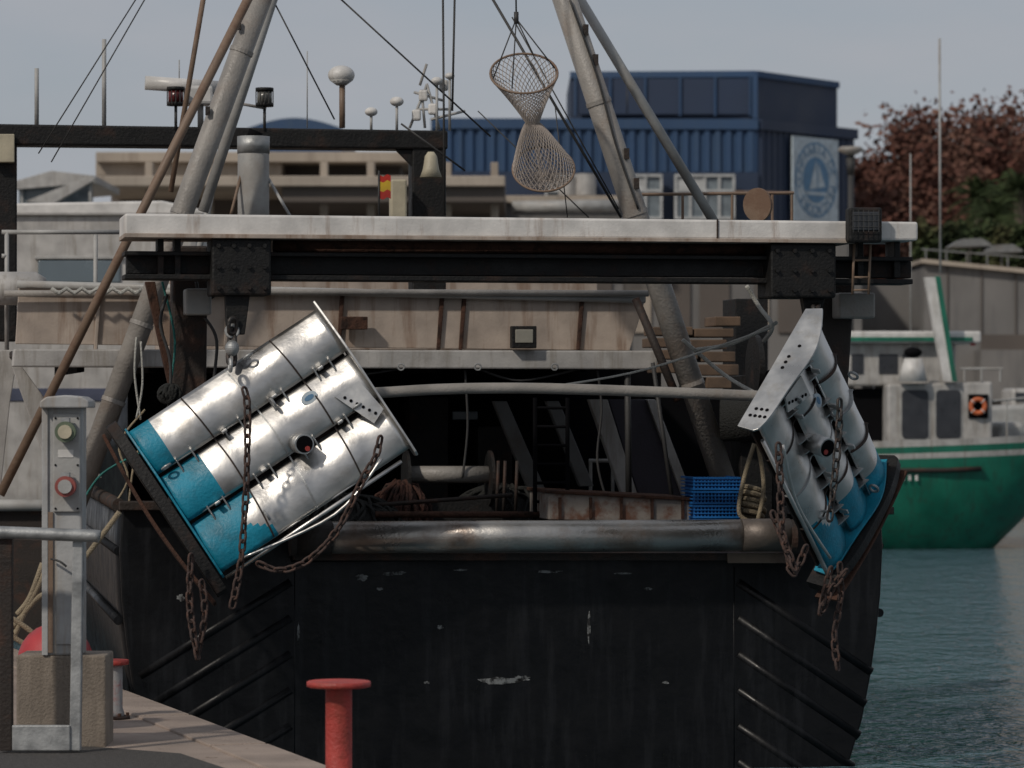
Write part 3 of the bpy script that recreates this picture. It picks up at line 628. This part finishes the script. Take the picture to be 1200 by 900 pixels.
def bollard(name,px,ptop,Y,capr,colr,base=.7):
    E=empty(name); p=W(px,ptop,Y); x=p.x; zt=p.z
    tube('column',[Vector((x,Y,base)),Vector((x,Y,base+.05)),Vector((x,Y,base+.09)),Vector((x,Y,zt-.06)),Vector((x,Y,zt-.03))],[colr*1.25,colr*1.2,colr,colr,colr*1.15],m_red,E,32)
    tube('cap',[Vector((x,Y,zt-.04)),Vector((x,Y,zt-.035)),Vector((x,Y,zt-.005)),Vector((x,Y,zt))],[capr*.92,capr,capr,capr*.95],m_red,E,36)
    tube('base_flange',[Vector((x,Y,base)),Vector((x,Y,base+.025))],colr*1.9,m_darkbrown,E,24)
    multi('anchor_bolts',[disc(Vector((x+math.cos(a)*colr*1.6,Y+math.sin(a)*colr*1.6,base+.035)),UP,.014,.03,6) for a in np.linspace(0,2*math.pi,6,endpoint=False)],m_rust,E)
    return E
bollard('mooring_bollard',397,798,22.9,.205,.085)
b2=bollard('mooring_bollard.001',134,773,28.2,.115,.065)
bl=[o for o in b2.children if o.name.startswith('column')][0]
bl.data.materials[0]=M('bollard_grey_red',(.3,.3,.3),.6,dirt=(.3,.05,.04),damt=.8,dscale=5,thr=.5)

# =========================================================== background boats
WB=empty('white_fishing_boat')
rect('cabin',-120,246,232,345,50,3,m_white3,WB,False,bevel=.1)
slab('roof',[(-130,243),(20,238),(190,235),(240,246),(240,252),(-130,252)],49.9,3.4,m_white2,WB,False,bevel=.04)
rect('cabin_window',44,304,141,332,49.95,.1,m_bglass,WB,False,bevel=.03)
rect('window_frame',40,300,145,303.5,49.93,.1,m_lgrey,WB,False)
v,f=prism([W(-150,345,49),W(232,345,49),W(240,430,49),W(200,520,49),W(180,596,49),W(-150,596,49)],Vector((0,4,0))); add('hull',v,f,m_white3,WB,bevel=.1)
v,f=prism([W(-150,597,48.9),W(185,597,48.9),W(170,680,48.9),W(150,755,48.9),W(-150,755,48.9)],Vector((0,4,0))); add('hull_lower',v,f,m_darkbrown,WB,bevel=.05)
tube('rub_rail',[W(-150,592,48.8),W(190,592,48.8)],.08,m_lgrey,WB,10)
rect('hull_stripe',-150,455,225,470,48.98,.05,M('stripe_dark',(.05,.06,.1),.5),WB,False)
G=empty('green_fishing_boat'); GY=78
nx=26
V=[];Fc=[];fm=[]
rows=[0,.06,.12,.17,.3,.5,.75,1.0,1.12]
for i in range(nx+1):
    t=i/nx; xt=860+470*t
    wid=2.4*math.sqrt(max(0,1-max(0,(t-.45)/.55)**2.2))+.02
    top=520-12*t*t-4*t; bot=645
    for s in (-1,1):
        for r in rows:
            pull=(t**3)*r*150
            half=wid*(1-.35*r**2.5)
            xx=xt-pull
            p=W(xx,top+(bot-top)*r,GY); V.append(Vector((p.x,GY+2.4+s*half,p.z if r<1.1 else -.3)))
nr2=len(rows)
for i in range(nx):
    for s in range(2):
        for k in range(nr2-1):
            a=(i*2+s)*nr2+k; c=((i+1)*2+s)*nr2+k; Fc.append([a,a+1,c+1,c]); fm.append(1 if k in(0,2) else 0)
add('hull',V,Fc,None,G,smooth=True,mats=[m_green,m_white3],fm=fm)
add('deck',[Vector((W(860,535,GY).x,GY+.1,2.1)),Vector((W(1240,535,GY).x,GY+1,2.1)),Vector((W(1240,535,GY).x,GY+4,2.1)),Vector((W(860,535,GY).x,GY+4.6,2.1))],[[0,1,2,3]],m_lgrey,G)
tube('fender_rail',[W(860,552,GY-.03),W(1110,551,GY-.03),W(1150,549,GY+.05)],.05,m_darkbrown,G,8)
slab('cabin',[(1040,450),(1163,447),(1163,524),(1040,524)],GY+.5,3.2,m_white3,G,False,bevel=.06)
def rrect(x0,y0,x1,y1,r=5,n=4):
    pts=[]
    for cx,cy,a0 in ((x1-r,y0+r,-90),(x1-r,y1-r,0),(x0+r,y1-r,90),(x0+r,y0+r,180)):
        for k in range(n+1):
            a=math.radians(a0+90*k/n); pts.append((cx+r*math.cos(a),cy+r*math.sin(a)))
    return pts
m_gwin=M('cabin_window_dark',(.035,.038,.045),.35,var=.2,bump=0,spec=.3)
slab('window_aft',rrect(1057,457,1088,514),GY+.46,.1,m_gwin,G,False,bevel=0)
slab('window_fore',rrect(1097,457,1126,514),GY+.46,.1,m_gwin,G,False,bevel=0)
slab('window_frame_aft',rrect(1055,455,1090,516),GY+.48,.1,m_lgrey,G,False,bevel=0)
slab('window_frame_fore',rrect(1095,455,1128,516),GY+.48,.1,m_lgrey,G,False,bevel=0)
rect('porthole_box',1135,462,1158,490,GY+.45,.1,m_dark,G,False)
multi('lifebuoy',[torusd(W(1146,476,GY+.35),Vector((0,1,0)),.15,.055)],m_orange,G,smooth=True)
multi('lifebuoy_bands',[torusd(W(1146,476,GY+.35)+Vector((.15*math.cos(a),0,.15*math.sin(a))),Vector((-math.sin(a),0,math.cos(a))),.056,.012,12,5) for a in (.8,2.4,3.9,5.5)],m_white2,G)
rect('upper_house',992,402,1120,452,GY+1.2,2.2,m_white3,G,False,bevel=.05)
rect('upper_roof',985,388,1150,402,GY+.9,2.8,m_white2,G,False,bevel=.05)
rect('roof_green_band',990,395,1140,400,GY+.87,2.86,m_green,G,False)
for i,(x0_,x1_) in enumerate([(998,1012),(1030,1052),(1058,1075)]): rect('house_window_%d'%i,x0_,415,x1_,438,GY+1.17,.06,m_gwin,G,False)
rect('aft_recess',985,455,1040,524,GY+1.5,2,m_dark,G,False)
slab('mast_post',[(1084,325),(1102,325),(1122,447),(1106,447)],GY+.3,.35,m_white2,G,False)
slab('mast_green_edge',[(1096,324),(1102,324),(1122,447),(1116,447)],GY+.28,.39,m_green,G,False)
tube('vent_cone',[W(1070,447,GY+.4),W(1070,420,GY+.4)],[.32,.2],m_white2,G,20)
sph('vent_cap',W(1070,413,GY+.4),.2,m_dark,G,sc=(1,1,.6)); 
GR=[tubedata([W(1125,432,GY+.5),W(1175,432,GY+.5)],.025,8)]+[tubedata([W(x,432,GY+.5),W(x,447,GY+.5)],.02,8) for x in (1130,1150,1172)]+[tubedata([W(1163,470,GY+.6),W(1215,465,GY+.9)],.025,8)]+[tubedata([W(x,468,GY+.7),W(x,516,GY+.7)],.02,8) for x in (1180,1205)]
multi('handrails',GR,m_lgrey,G)
tube('red_lamp',[W(1140,405,GY+1),W(1140,392,GY+1)],.06,m_redb,G)
rect('deck_gear',1170,495,1200,520,GY+2,1.5,m_lgrey,G,False,bevel=.1)
tube('mooring_line',spl([W(1045,524,GY+.3),W(1095,516,GY+.2),W(1160,522,GY+.3)]),.03,m_wrope,G,6)
multi('hull_marks',[boxd(W(1058+8*i,560,GY-.012),.06,.01,.12) for i in range(3)],m_white2,G)
tube('whip_antenna',[W(1102,320,GY+1),W(1101,45,GY+1)],.025,m_lgrey,G,8); tube('whip_antenna_2',[W(1067,408,GY+1),W(1067,180,GY+1)],.015,m_lgrey,G,8)
DB=empty('distant_motorboat')
slab('hull',[(640,540),(900,540),(870,585),(670,585)],88,3,m_white3,DB,False,bevel=.1)
rect('cabin',700,490,840,541,88.5,2,m_white3,DB,False,bevel=.1); rect('cabin_glass',715,500,825,516,88.45,.1,m_glass,DB,False)
CB=empty('grey_motorboat')
slab('hull',[(1120,478),(1290,470),(1290,545),(1150,545)],95,3,m_lgrey,CB,False,bevel=.1); rect('cabin',1185,455,1280,480,95.4,2,m_white3,CB,False,bevel=.1); rect('cabin_glass',1190,460,1275,470,95.35,.1,m_glass,CB,False)
# =========================================================== buildings
CM=empty('concrete_market_building')
def CBx(nm,x0,y0,x1,y1,Y,d,m): return rect(nm,x0,y0,x1,y1,Y,d,m,CM,False,bevel=.03)
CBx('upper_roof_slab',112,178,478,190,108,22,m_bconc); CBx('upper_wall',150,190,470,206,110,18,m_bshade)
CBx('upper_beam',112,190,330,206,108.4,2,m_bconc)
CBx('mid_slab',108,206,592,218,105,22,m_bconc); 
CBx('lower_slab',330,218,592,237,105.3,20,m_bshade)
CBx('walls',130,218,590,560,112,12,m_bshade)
for i,x in enumerate([170,240,375,430,520,575]): CBx('column_%d'%i,x,190,x+9,556,106.5,.5,m_bconc)
for i in range(7): CBx('window_%d'%i,180+i*55,300,215+i*55,380,111.9,.1,m_bglass)
CN=empty('white_canopy')
slab('roof',[(18,212),(60,200),(112,206),(112,214),(18,222)],98,6,m_white3,CN,False); slab('glass_sides',[(22,222),(108,214),(108,245),(22,245)],98.5,.2,m_bglass,CN,False)
slab('sail',[(30,236),(108,205),(112,210),(60,240)],97,.3,m_white3,CN,False)
for i,x in enumerate([24,64,104]): rect('leg_%d'%i,x,215,x+3,560,98.2,.15,m_lgrey,CN,False)
VR=empty('blue_vault_roof_hall')
pts=[(x,150-12*math.sin(math.pi*(x-290)/110)) for x in np.linspace(290,400,12)]
slab('vault',pts+[(400,560),(290,560)],160,20,m_bluf,VR,False,bevel=0); slab('vault_2',[(470,156),(560,150),(560,560),(470,560)],165,20,m_bluf,VR,False)
BB=empty('blue_warehouse')
c0=W(888,140,140); cL=W(505,130,139.5); cR=W(1001,152,145.2)
zt=c0.z; zb=1.3
def corr(nm,a,b,z0,z1,mat,pitch=.42,dep=.12):
    a=Vector((a.x,a.y,0)); b=Vector((b.x,b.y,0)); L_=(b-a).length; d=(b-a)/L_; nrm=Vector((d.y,-d.x,0)); 
    if nrm.y>0: nrm=-nrm
    V=[];Fc=[];n=int(L_/pitch)
    pr_=[(0,0),(.3,0),(.42,1),(.88,1)]
    pl=[]
    for i in range(n):
        for u,h_ in pr_: pl.append(a+d*((i+u)*pitch)+nrm*(h_*dep))
    pl.append(b)
    for p in pl: V+=[p+UP*z0,p+UP*z1]
    for i in range(len(pl)-1): Fc.append([2*i,2*i+2,2*i+3,2*i+1])
    return add(nm,V,Fc,mat,BB,fix=False)
def poly(nm,base,z0,z1,mat,par):
    v_,f_=prism([Vector((p.x,p.y,z1)) for p in base],Vector((0,0,z0-z1))); return add(nm,v_,f_,mat,par)
ins=Vector((0,.25,0))
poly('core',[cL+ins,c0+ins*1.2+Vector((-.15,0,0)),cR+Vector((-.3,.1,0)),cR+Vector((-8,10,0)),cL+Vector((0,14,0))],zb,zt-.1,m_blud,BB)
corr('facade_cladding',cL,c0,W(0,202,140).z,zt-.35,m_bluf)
corr('side_cladding',c0,cR,zb,zt-.35,m_blud,pitch=.4,dep=.06)  # shade of the side turned from the sun is put into the blue
def fas(nm,a,b,z0,z1,th,mat):
    a=Vector((a.x,a.y,0)); b=Vector((b.x,b.y,0)); d=(b-a).normalized(); n_=Vector((d.y,-d.x,0)); n_=n_ if n_.y<0 else -n_
    v_,f_=prism([a+n_*th+UP*z0,b+n_*th+UP*z0,b+n_*th+UP*z1,a+n_*th+UP*z1],-n_*(th+.1)); return add(nm,v_,f_,mat,BB)
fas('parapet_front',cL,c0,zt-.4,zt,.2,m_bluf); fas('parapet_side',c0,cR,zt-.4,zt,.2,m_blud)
uz0=zt; uz1=W(885,83,141).z
u0=W(885,90,141); uL=W(668,90,141.5); uR=W(981,100,146)
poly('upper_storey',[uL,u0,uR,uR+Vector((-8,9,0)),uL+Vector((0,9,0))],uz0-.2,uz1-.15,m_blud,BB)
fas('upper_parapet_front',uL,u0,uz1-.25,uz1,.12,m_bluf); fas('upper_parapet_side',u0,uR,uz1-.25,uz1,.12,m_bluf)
for i in range(5):
    x=676+i*41; slab('upper_panel_%d'%i,[(x,92),(x+38,92),(x+38,134),(x,134)],140.9,.15,m_blud,BB,False); 
for i in range(6): rect('upper_mullion_%d'%i,673+i*41,90,675.5+i*41,136,140.8,.3,m_bluf,BB,False)
slab('blue_corner_post',[(882,86),(888,86),(888,139),(882,139)],140.6,.3,m_bluf,BB,False)
fas('lower_wall',cL,c0,zb,W(0,202,140).z,.1,m_blud)
m_wfr=M('window_frame_white',(.42,.43,.43),.6); m_wpn=M('window_pane',(.16,.19,.21),.3,bump=0)
for i,(x0_,x1_) in enumerate([(738,775),(792,860),(640,690)]):
    rect('window_surround_%d'%i,x0_,205,x1_,256,139.1,.3,m_wpn,BB,False,bevel=0)
    n=max(2,int((x1_-x0_)/16)); 
    for k in range(n+1):
        xx=x0_+(x1_-x0_)*k/n; rect('mullion_%d_%d'%(i,k),xx-1.5,204,xx+1.5,257,138.98,.3,m_wfr,BB,False,bevel=0)
    for k,yy in enumerate((204,222,254)): rect('transom_bar_%d_%d'%(i,k),x0_,yy,x1_,yy+3,138.95,.3,m_wfr,BB,False,bevel=0)
    rect('half_blind_%d'%i,x0_+2,207,x0_+(x1_-x0_)*.5,222,139.05,.1,m_wfr,BB,False,bevel=0)
tube('roof_rail',[W(860,225,138),W(930,226,138)],.05,m_brown,BB,6)
tube('roof_antenna',[W(735,133,139.8),W(735,100,139.8)],.03,m_wire,BB,6)
sd=(Vector((cR.x,cR.y,0))-Vector((c0.x,c0.y,0))).normalized(); sn=Vector((sd.y,-sd.x,0)); sn=sn if sn.y<0 else -sn
slen=(Vector((cR.x,cR.y,0))-Vector((c0.x,c0.y,0))).length
scn=Vector((c0.x,c0.y,0))+sd*(slen*.52)+UP*W(0,211,142.5).z+sn*.3
SG=empty('emblem_sign'); SG.parent=BB
hw=slen*.235
v_,f_=boxd(scn,hw*2,.08,hw*2.12,sd,sn,UP); add('board',v_,f_,m_signw,SG)
def ringd(c,r0,r1,off,n=48):
    V=[];Fc=[]
    for k in range(n):
        a=2*math.pi*k/n
        for r in (r0,r1): V.append(c+sn*off+sd*(r*math.cos(a))+UP*(r*math.sin(a)))
    for k in range(n):
        a=2*k;b=2*((k+1)%n); Fc.append([a,a+1,b+1,b])
    return V,Fc
v_,f_=ringd(scn,hw*.90,hw*.95,.05); add('outer_ring',v_,f_,m_signb,SG)
v_,f_=ringd(scn,0.01,hw*.58,.05); add('inner_disc',v_,f_,m_signb,SG)
add('sail_mark',[scn+sn*.06+sd*(x*hw)+UP*(z*hw) for x,z in [(-.3,-.25),(.0,.5),(.05,-.2)]],[[0,1,2]],m_signw,SG)
add('sail_mark_2',[scn+sn*.06+sd*(x*hw)+UP*(z*hw) for x,z in [(.1,-.2),(.08,.45),(.4,-.15)]],[[0,1,2]],m_signw,SG)
add('wave_mark',[scn+sn*.06+sd*(x*hw)+UP*(z*hw) for x,z in [(-.5,-.3),(.5,-.3),(.4,-.38),(-.4,-.38)]],[[0,1,2,3]],m_signw,SG)
txt="CONFRARIA DE PESCADORS "
for k,ch in enumerate(txt):
    if ch==' ': continue
    cu=bpy.data.curves.new('letter','FONT'); cu.body=ch; cu.size=hw*.34; cu.align_x='CENTER'; cu.align_y='CENTER'; cu.materials.append(m_signb)
    ob=bpy.data.objects.new('letter_%d'%k,cu); bpy.context.scene.collection.objects.link(ob); ob.parent=SG
    a=math.pi/2+math.pi*.55-2*math.pi*k/len(txt)
    rd=sd*math.cos(a)+UP*math.sin(a); tg=sd*math.sin(a)-UP*math.cos(a)
    if tg.cross(rd).dot(sn)<0: tg=-tg
    mt=Matrix((tg,rd,sn)).transposed().to_4x4(); mt.translation=scn+sn*.06+rd*(hw*.75); ob.matrix_world=mt
HS=empty('harbour_shed')
rect('walls',560,236,730,560,118,10,m_gwall,HS,False); rect('roof',555,229,735,237,117.6,11,m_bconc,HS,False)
rect('mid_wing',731,262,884,560,118.4,9,m_gwall,HS,False)
rect('low_wing',885,285,1010,560,119,8,m_gwall,HS,False)
tube('roof_pipe',[W(600,243,116),W(725,241,116)],.2,m_lgrey,HS,12)
multi('roof_tanks',[tubedata([W(x,229,118.5),W(x,y,118.5)],r,16) for x,y,r in ((665,208,.3),(686,204,.35))],m_white3,HS)
for i in range(9): rect('bay_%d'%i,590+i*46,330,625+i*46,390,117.9 if i<3 else (118.3 if i<6 else 118.9),.2,m_bshade if i%3 else m_bconc,HS,False)
TW=empty('concrete_terrace_wall')
slab('wall',[(1083,306),(1230,322),(1230,560),(1083,560)],120,6,m_gwall,TW,False)
slab('coping',[(1080,303),(1232,318),(1232,323),(1080,308)],119.7,6.5,m_bconc,TW,False)
rect('dark_recess',1150,392,1235,412,119.9,.3,m_bshade,TW,False); rect('lower_ledge',1150,410,1235,470,118,2,m_gwall,TW,False)
rect('left_return',1000,330,1085,560,124,5,m_gwall,TW,False)
for i,x in enumerate([1110,1150,1190]): rect('wall_joint_%d'%i,x,312,x+1.2,400,119.93,.1,m_bshade,TW,False,bevel=0)
multi('terrace_rail',[tubedata([W(1080,292,121),W(1232,304,121)],.03,6)]+[tubedata([W(x,292+(x-1080)*.08,121),W(x,312+(x-1080)*.1,121)],.03,6) for x in range(1085,1230,24)],m_igrey,TW)
for i,(x,y) in enumerate([(1128,281),(1165,288)]): 
    slab('parasol_%d'%i,[(x-12,y+6),(x,y-1),(x+22,y-2),(x+34,y+5),(x+34,y+7),(x-12,y+8)],122,2,m_igrey,TW,False,bevel=0); rect('parasol_pole_%d'%i,x+8,y+6,x+9.5,y+35,123,.1,m_lgrey,TW,False,bevel=0)
LP=empty('street_lamp')
tube('pole',[W(997,560,104),W(997,178,104)],.09,m_wire,LP,10); tube('lamp_head',[W(997,182,104),W(997,176,104),W(997,172,104)],[.12,.4,.3],m_grey,LP,20)
tube('lamp_collar',[W(997,205,104),W(997,185,104)],[.10,.15],m_wire,LP,12)
# =========================================================== trees
def leafmat(n,c1,c2):
    return M(n,c1,.85,var=.7,scale=.9,dirt=c2,damt=.9,dscale=.6,thr=.48,bump=0,spec=.1)
m_lf=leafmat('autumn_leaves',(.10,.045,.034),(.17,.095,.07)); m_pl=leafmat('palm_leaves',(.05,.07,.03),(.03,.045,.02)); m_hd=leafmat('hedge_leaves',(.035,.05,.022),(.09,.08,.04))
def tree(name,base,H,R,mat,nleaf,seed,ls=.14):
    r=random.Random(seed); E=empty(name); parts=[]; top=base+UP*H*.45
    parts.append(tubedata([base,base+UP*H*.25,top],[.25,.2,.15],8)); tips=[]
    for i in range(16):
        a=r.uniform(0,6.28); e=r.uniform(.1,1.45); ln=R*r.uniform(.6,1.0)
        s=base+UP*H*r.uniform(.3,.5); mid=s+Vector((math.cos(a)*math.cos(e),math.sin(a)*math.cos(e),math.sin(e)))*ln*.5
        end=mid+Vector((math.cos(a+.4)*math.cos(e),math.sin(a+.4)*math.cos(e),math.sin(e)+.2))*ln*.6
        parts.append(tubedata([s,mid,end],[.1,.06,.03],6)); tips+=[end,mid]
        for j in range(7):
            q=mid.lerp(end,r.random()); dv=Vector((r.uniform(-1,1),r.uniform(-1,1),r.uniform(-.4,1.2))).normalized()*R*.4
            parts.append(tubedata([q,q+dv],[.035,.012],5)); tips+=[q+dv,q+dv*.5]
    multi('branches',parts,m_bark,E)
    V=[];Fc=[]
    for i in range(nleaf):
        t=r.choice(tips); c=t+Vector((r.gauss(0,1),r.gauss(0,1),r.gauss(0,.8)))*R*.12
        u=Vector((r.gauss(0,1),r.gauss(0,1),r.gauss(0,1))).normalized(); w=u.orthogonal().normalized(); s=ls*r.uniform(.6,1.5)
        o=len(V); V+=[c+u*s,c+w*s*.8,c-u*s,c-w*s*.8]; Fc.append([o,o+1,o+2,o+3])
    add('leaves',V,Fc,mat,E,fix=False)
for i,(px,ptop,Y,R) in enumerate([(1018,205,158,3.4),(1048,190,165,4.4),(1085,172,160,4.4),(1122,165,155,4.6),(1160,158,158,4.8),(1200,160,160,4.8),(1240,160,165,4.6),(1030,235,150,3.4),(1075,222,152,3.8),(1120,215,150,3.8),(1170,205,152,4),(1215,215,155,4),(1290,165,160,5)]):
    b=W(px,470,Y); zt_=W(px,ptop,Y).z; b.z=3.0; H=(zt_-3.0-R*.75)/.5; tree('autumn_tree',b,H,R,m_lf,6000,i)
def palm(px,py,Y,seed):
    r=random.Random(seed); E=empty('palm_tree'); top=W(px,py,Y); b=Vector((top.x+.3,Y,3)); 
    tube('trunk',[b,b.lerp(top,.5)+Vector((.1,0,0)),top],[.22,.17,.2],m_bark,E,10)
    V=[];Fc=[]
    for k in range(46):
        a=r.uniform(0,6.28); e=r.uniform(-.6,1.4); ln=r.uniform(1.2,1.8); d=Vector((math.cos(a)*math.cos(e),math.sin(a)*math.cos(e),math.sin(e))); pts=[]
        for j in range(9):
            t=j/8; pts.append(top+d*ln*t+Vector((0,0,-1.0*t*t*ln*.5)))
        for j in range(8):
            p=pts[j];q=pts[j+1]; dr=(q-p).normalized(); sd_=dr.cross(UP).normalized()
            for s in (-1,1):
                for m_ in (0,.5):
                    pp=p.lerp(q,m_); o=len(V); V+=[pp,pp+dr*.06,pp+sd_*s*.3*(1.1-j/9)+dr*.2-UP*.12]; Fc.append([o,o+1,o+2])
    add('fronds',V,Fc,m_pl,E,fix=False)
for i,(x,y,Y) in enumerate([(1146,232,135),(1172,238,137),(1193,224,132),(1165,256,130),(1210,240,134),(1225,230,136)]): palm(x,y,Y,i)
HD=empty('hedge'); V=[];Fc=[]; r=random.Random(3)
for i in range(16000):
    px=r.uniform(1070,1260); yy=r.uniform(266+6*math.sin(px*.15)+4*math.sin(px*.4),312); c=W(px,yy,r.uniform(126,130)); u=Vector((r.gauss(0,1),r.gauss(0,1),r.gauss(0,1))).normalized(); w=u.orthogonal().normalized(); s=.16; o=len(V); V+=[c+u*s,c+w*s*.7,c-u*s,c-w*s*.7]; Fc.append([o,o+1,o+2,o+3])
add('leaves',V,Fc,m_hd,HD,fix=False)
rect('stems',1080,300,1260,420,128,1,m_bshade,HD,False)
V=[];Fc=[]
hx=np.linspace(-1600,1600,80)
for x in hx: V+=[Vector((x,2300,0)),Vector((x,2300,20+18*math.sin(x*.004)+9*math.sin(x*.013)+5*math.sin(x*.03))),Vector((x,2900,0))]
for i in range(79): Fc+=[[3*i,3*i+3,3*i+4,3*i+1],[3*i+1,3*i+4,3*i+5,3*i+2]]
add('hills',V,Fc,M('hills_haze',(.10,.13,.17),1,bump=0,scale=.01),smooth=True)

# =========================================================== light / sky / camera
sc=bpy.context.scene
SD=Vector((-.50,-.60,.64)).normalized(); elev=math.asin(SD.z); az=math.atan2(SD.x,SD.y)
wd=bpy.data.worlds.new('World'); sc.world=wd; wd.use_nodes=True; nt=wd.node_tree;N=nt.nodes;Lk=nt.links; bg=N['Background']
sky=N.new('ShaderNodeTexSky'); sky.sky_type='NISHITA'; sky.sun_disc=False; sky.sun_elevation=elev; sky.sun_rotation=az; sky.dust_density=2
tc=N.new('ShaderNodeTexCoord'); mp=N.new('ShaderNodeMapping'); mp.inputs['Scale'].default_value=(1,1,3.5); Lk.new(tc.outputs['Generated'],mp.inputs['Vector'])
nz=N.new('ShaderNodeTexNoise'); nz.inputs['Scale'].default_value=9; nz.inputs['Detail'].default_value=5; nz.inputs['Roughness'].default_value=.5; Lk.new(mp.outputs[0],nz.inputs['Vector'])
r=N.new('ShaderNodeMapRange'); r.inputs['From Min'].default_value=.35; r.inputs['From Max'].default_value=.65; r.inputs['To Min'].default_value=.78; r.inputs['To Max'].default_value=.99; Lk.new(nz.outputs['Fac'],r.inputs['Value'])
cr=N.new('ShaderNodeMix'); cr.data_type='RGBA'; Lk.new(nz.outputs['Fac'],cr.inputs['Factor']); cr.inputs['A'].default_value=(3.1,3.4,4.0,1); cr.inputs['B'].default_value=(4.6,4.7,4.95,1)
mx=N.new('ShaderNodeMix'); mx.data_type='RGBA'; Lk.new(r.outputs[0],mx.inputs['Factor']); Lk.new(sky.outputs[0],mx.inputs['A']); Lk.new(cr.outputs['Result'],mx.inputs['B'])
Lk.new(mx.outputs['Result'],bg.inputs['Color']); bg.inputs['Strength'].default_value=.092
sl=bpy.data.lights.new('sun','SUN'); sl.energy=2.0; sl.angle=math.radians(3); sl.color=(1,.91,.80); so=bpy.data.objects.new('sun',sl); sc.collection.objects.link(so)
so.rotation_euler=(-SD).to_track_quat('-Z','Y').to_euler()
cam=bpy.data.cameras.new('camera'); co=bpy.data.objects.new('camera',cam); sc.collection.objects.link(co); sc.camera=co
co.location=(0,0,CZ); co.rotation_euler=(math.radians(90),0,0); cam.sensor_width=36; cam.lens=36*F/1200; cam.shift_y=20/1200; cam.clip_end=6000; cam.clip_start=.5
cam.dof.use_dof=True; cam.dof.focus_distance=30.3; cam.dof.aperture_fstop=2.8
sc.view_settings.view_transform='Standard'; sc.view_settings.look='None'; sc.view_settings.exposure=0
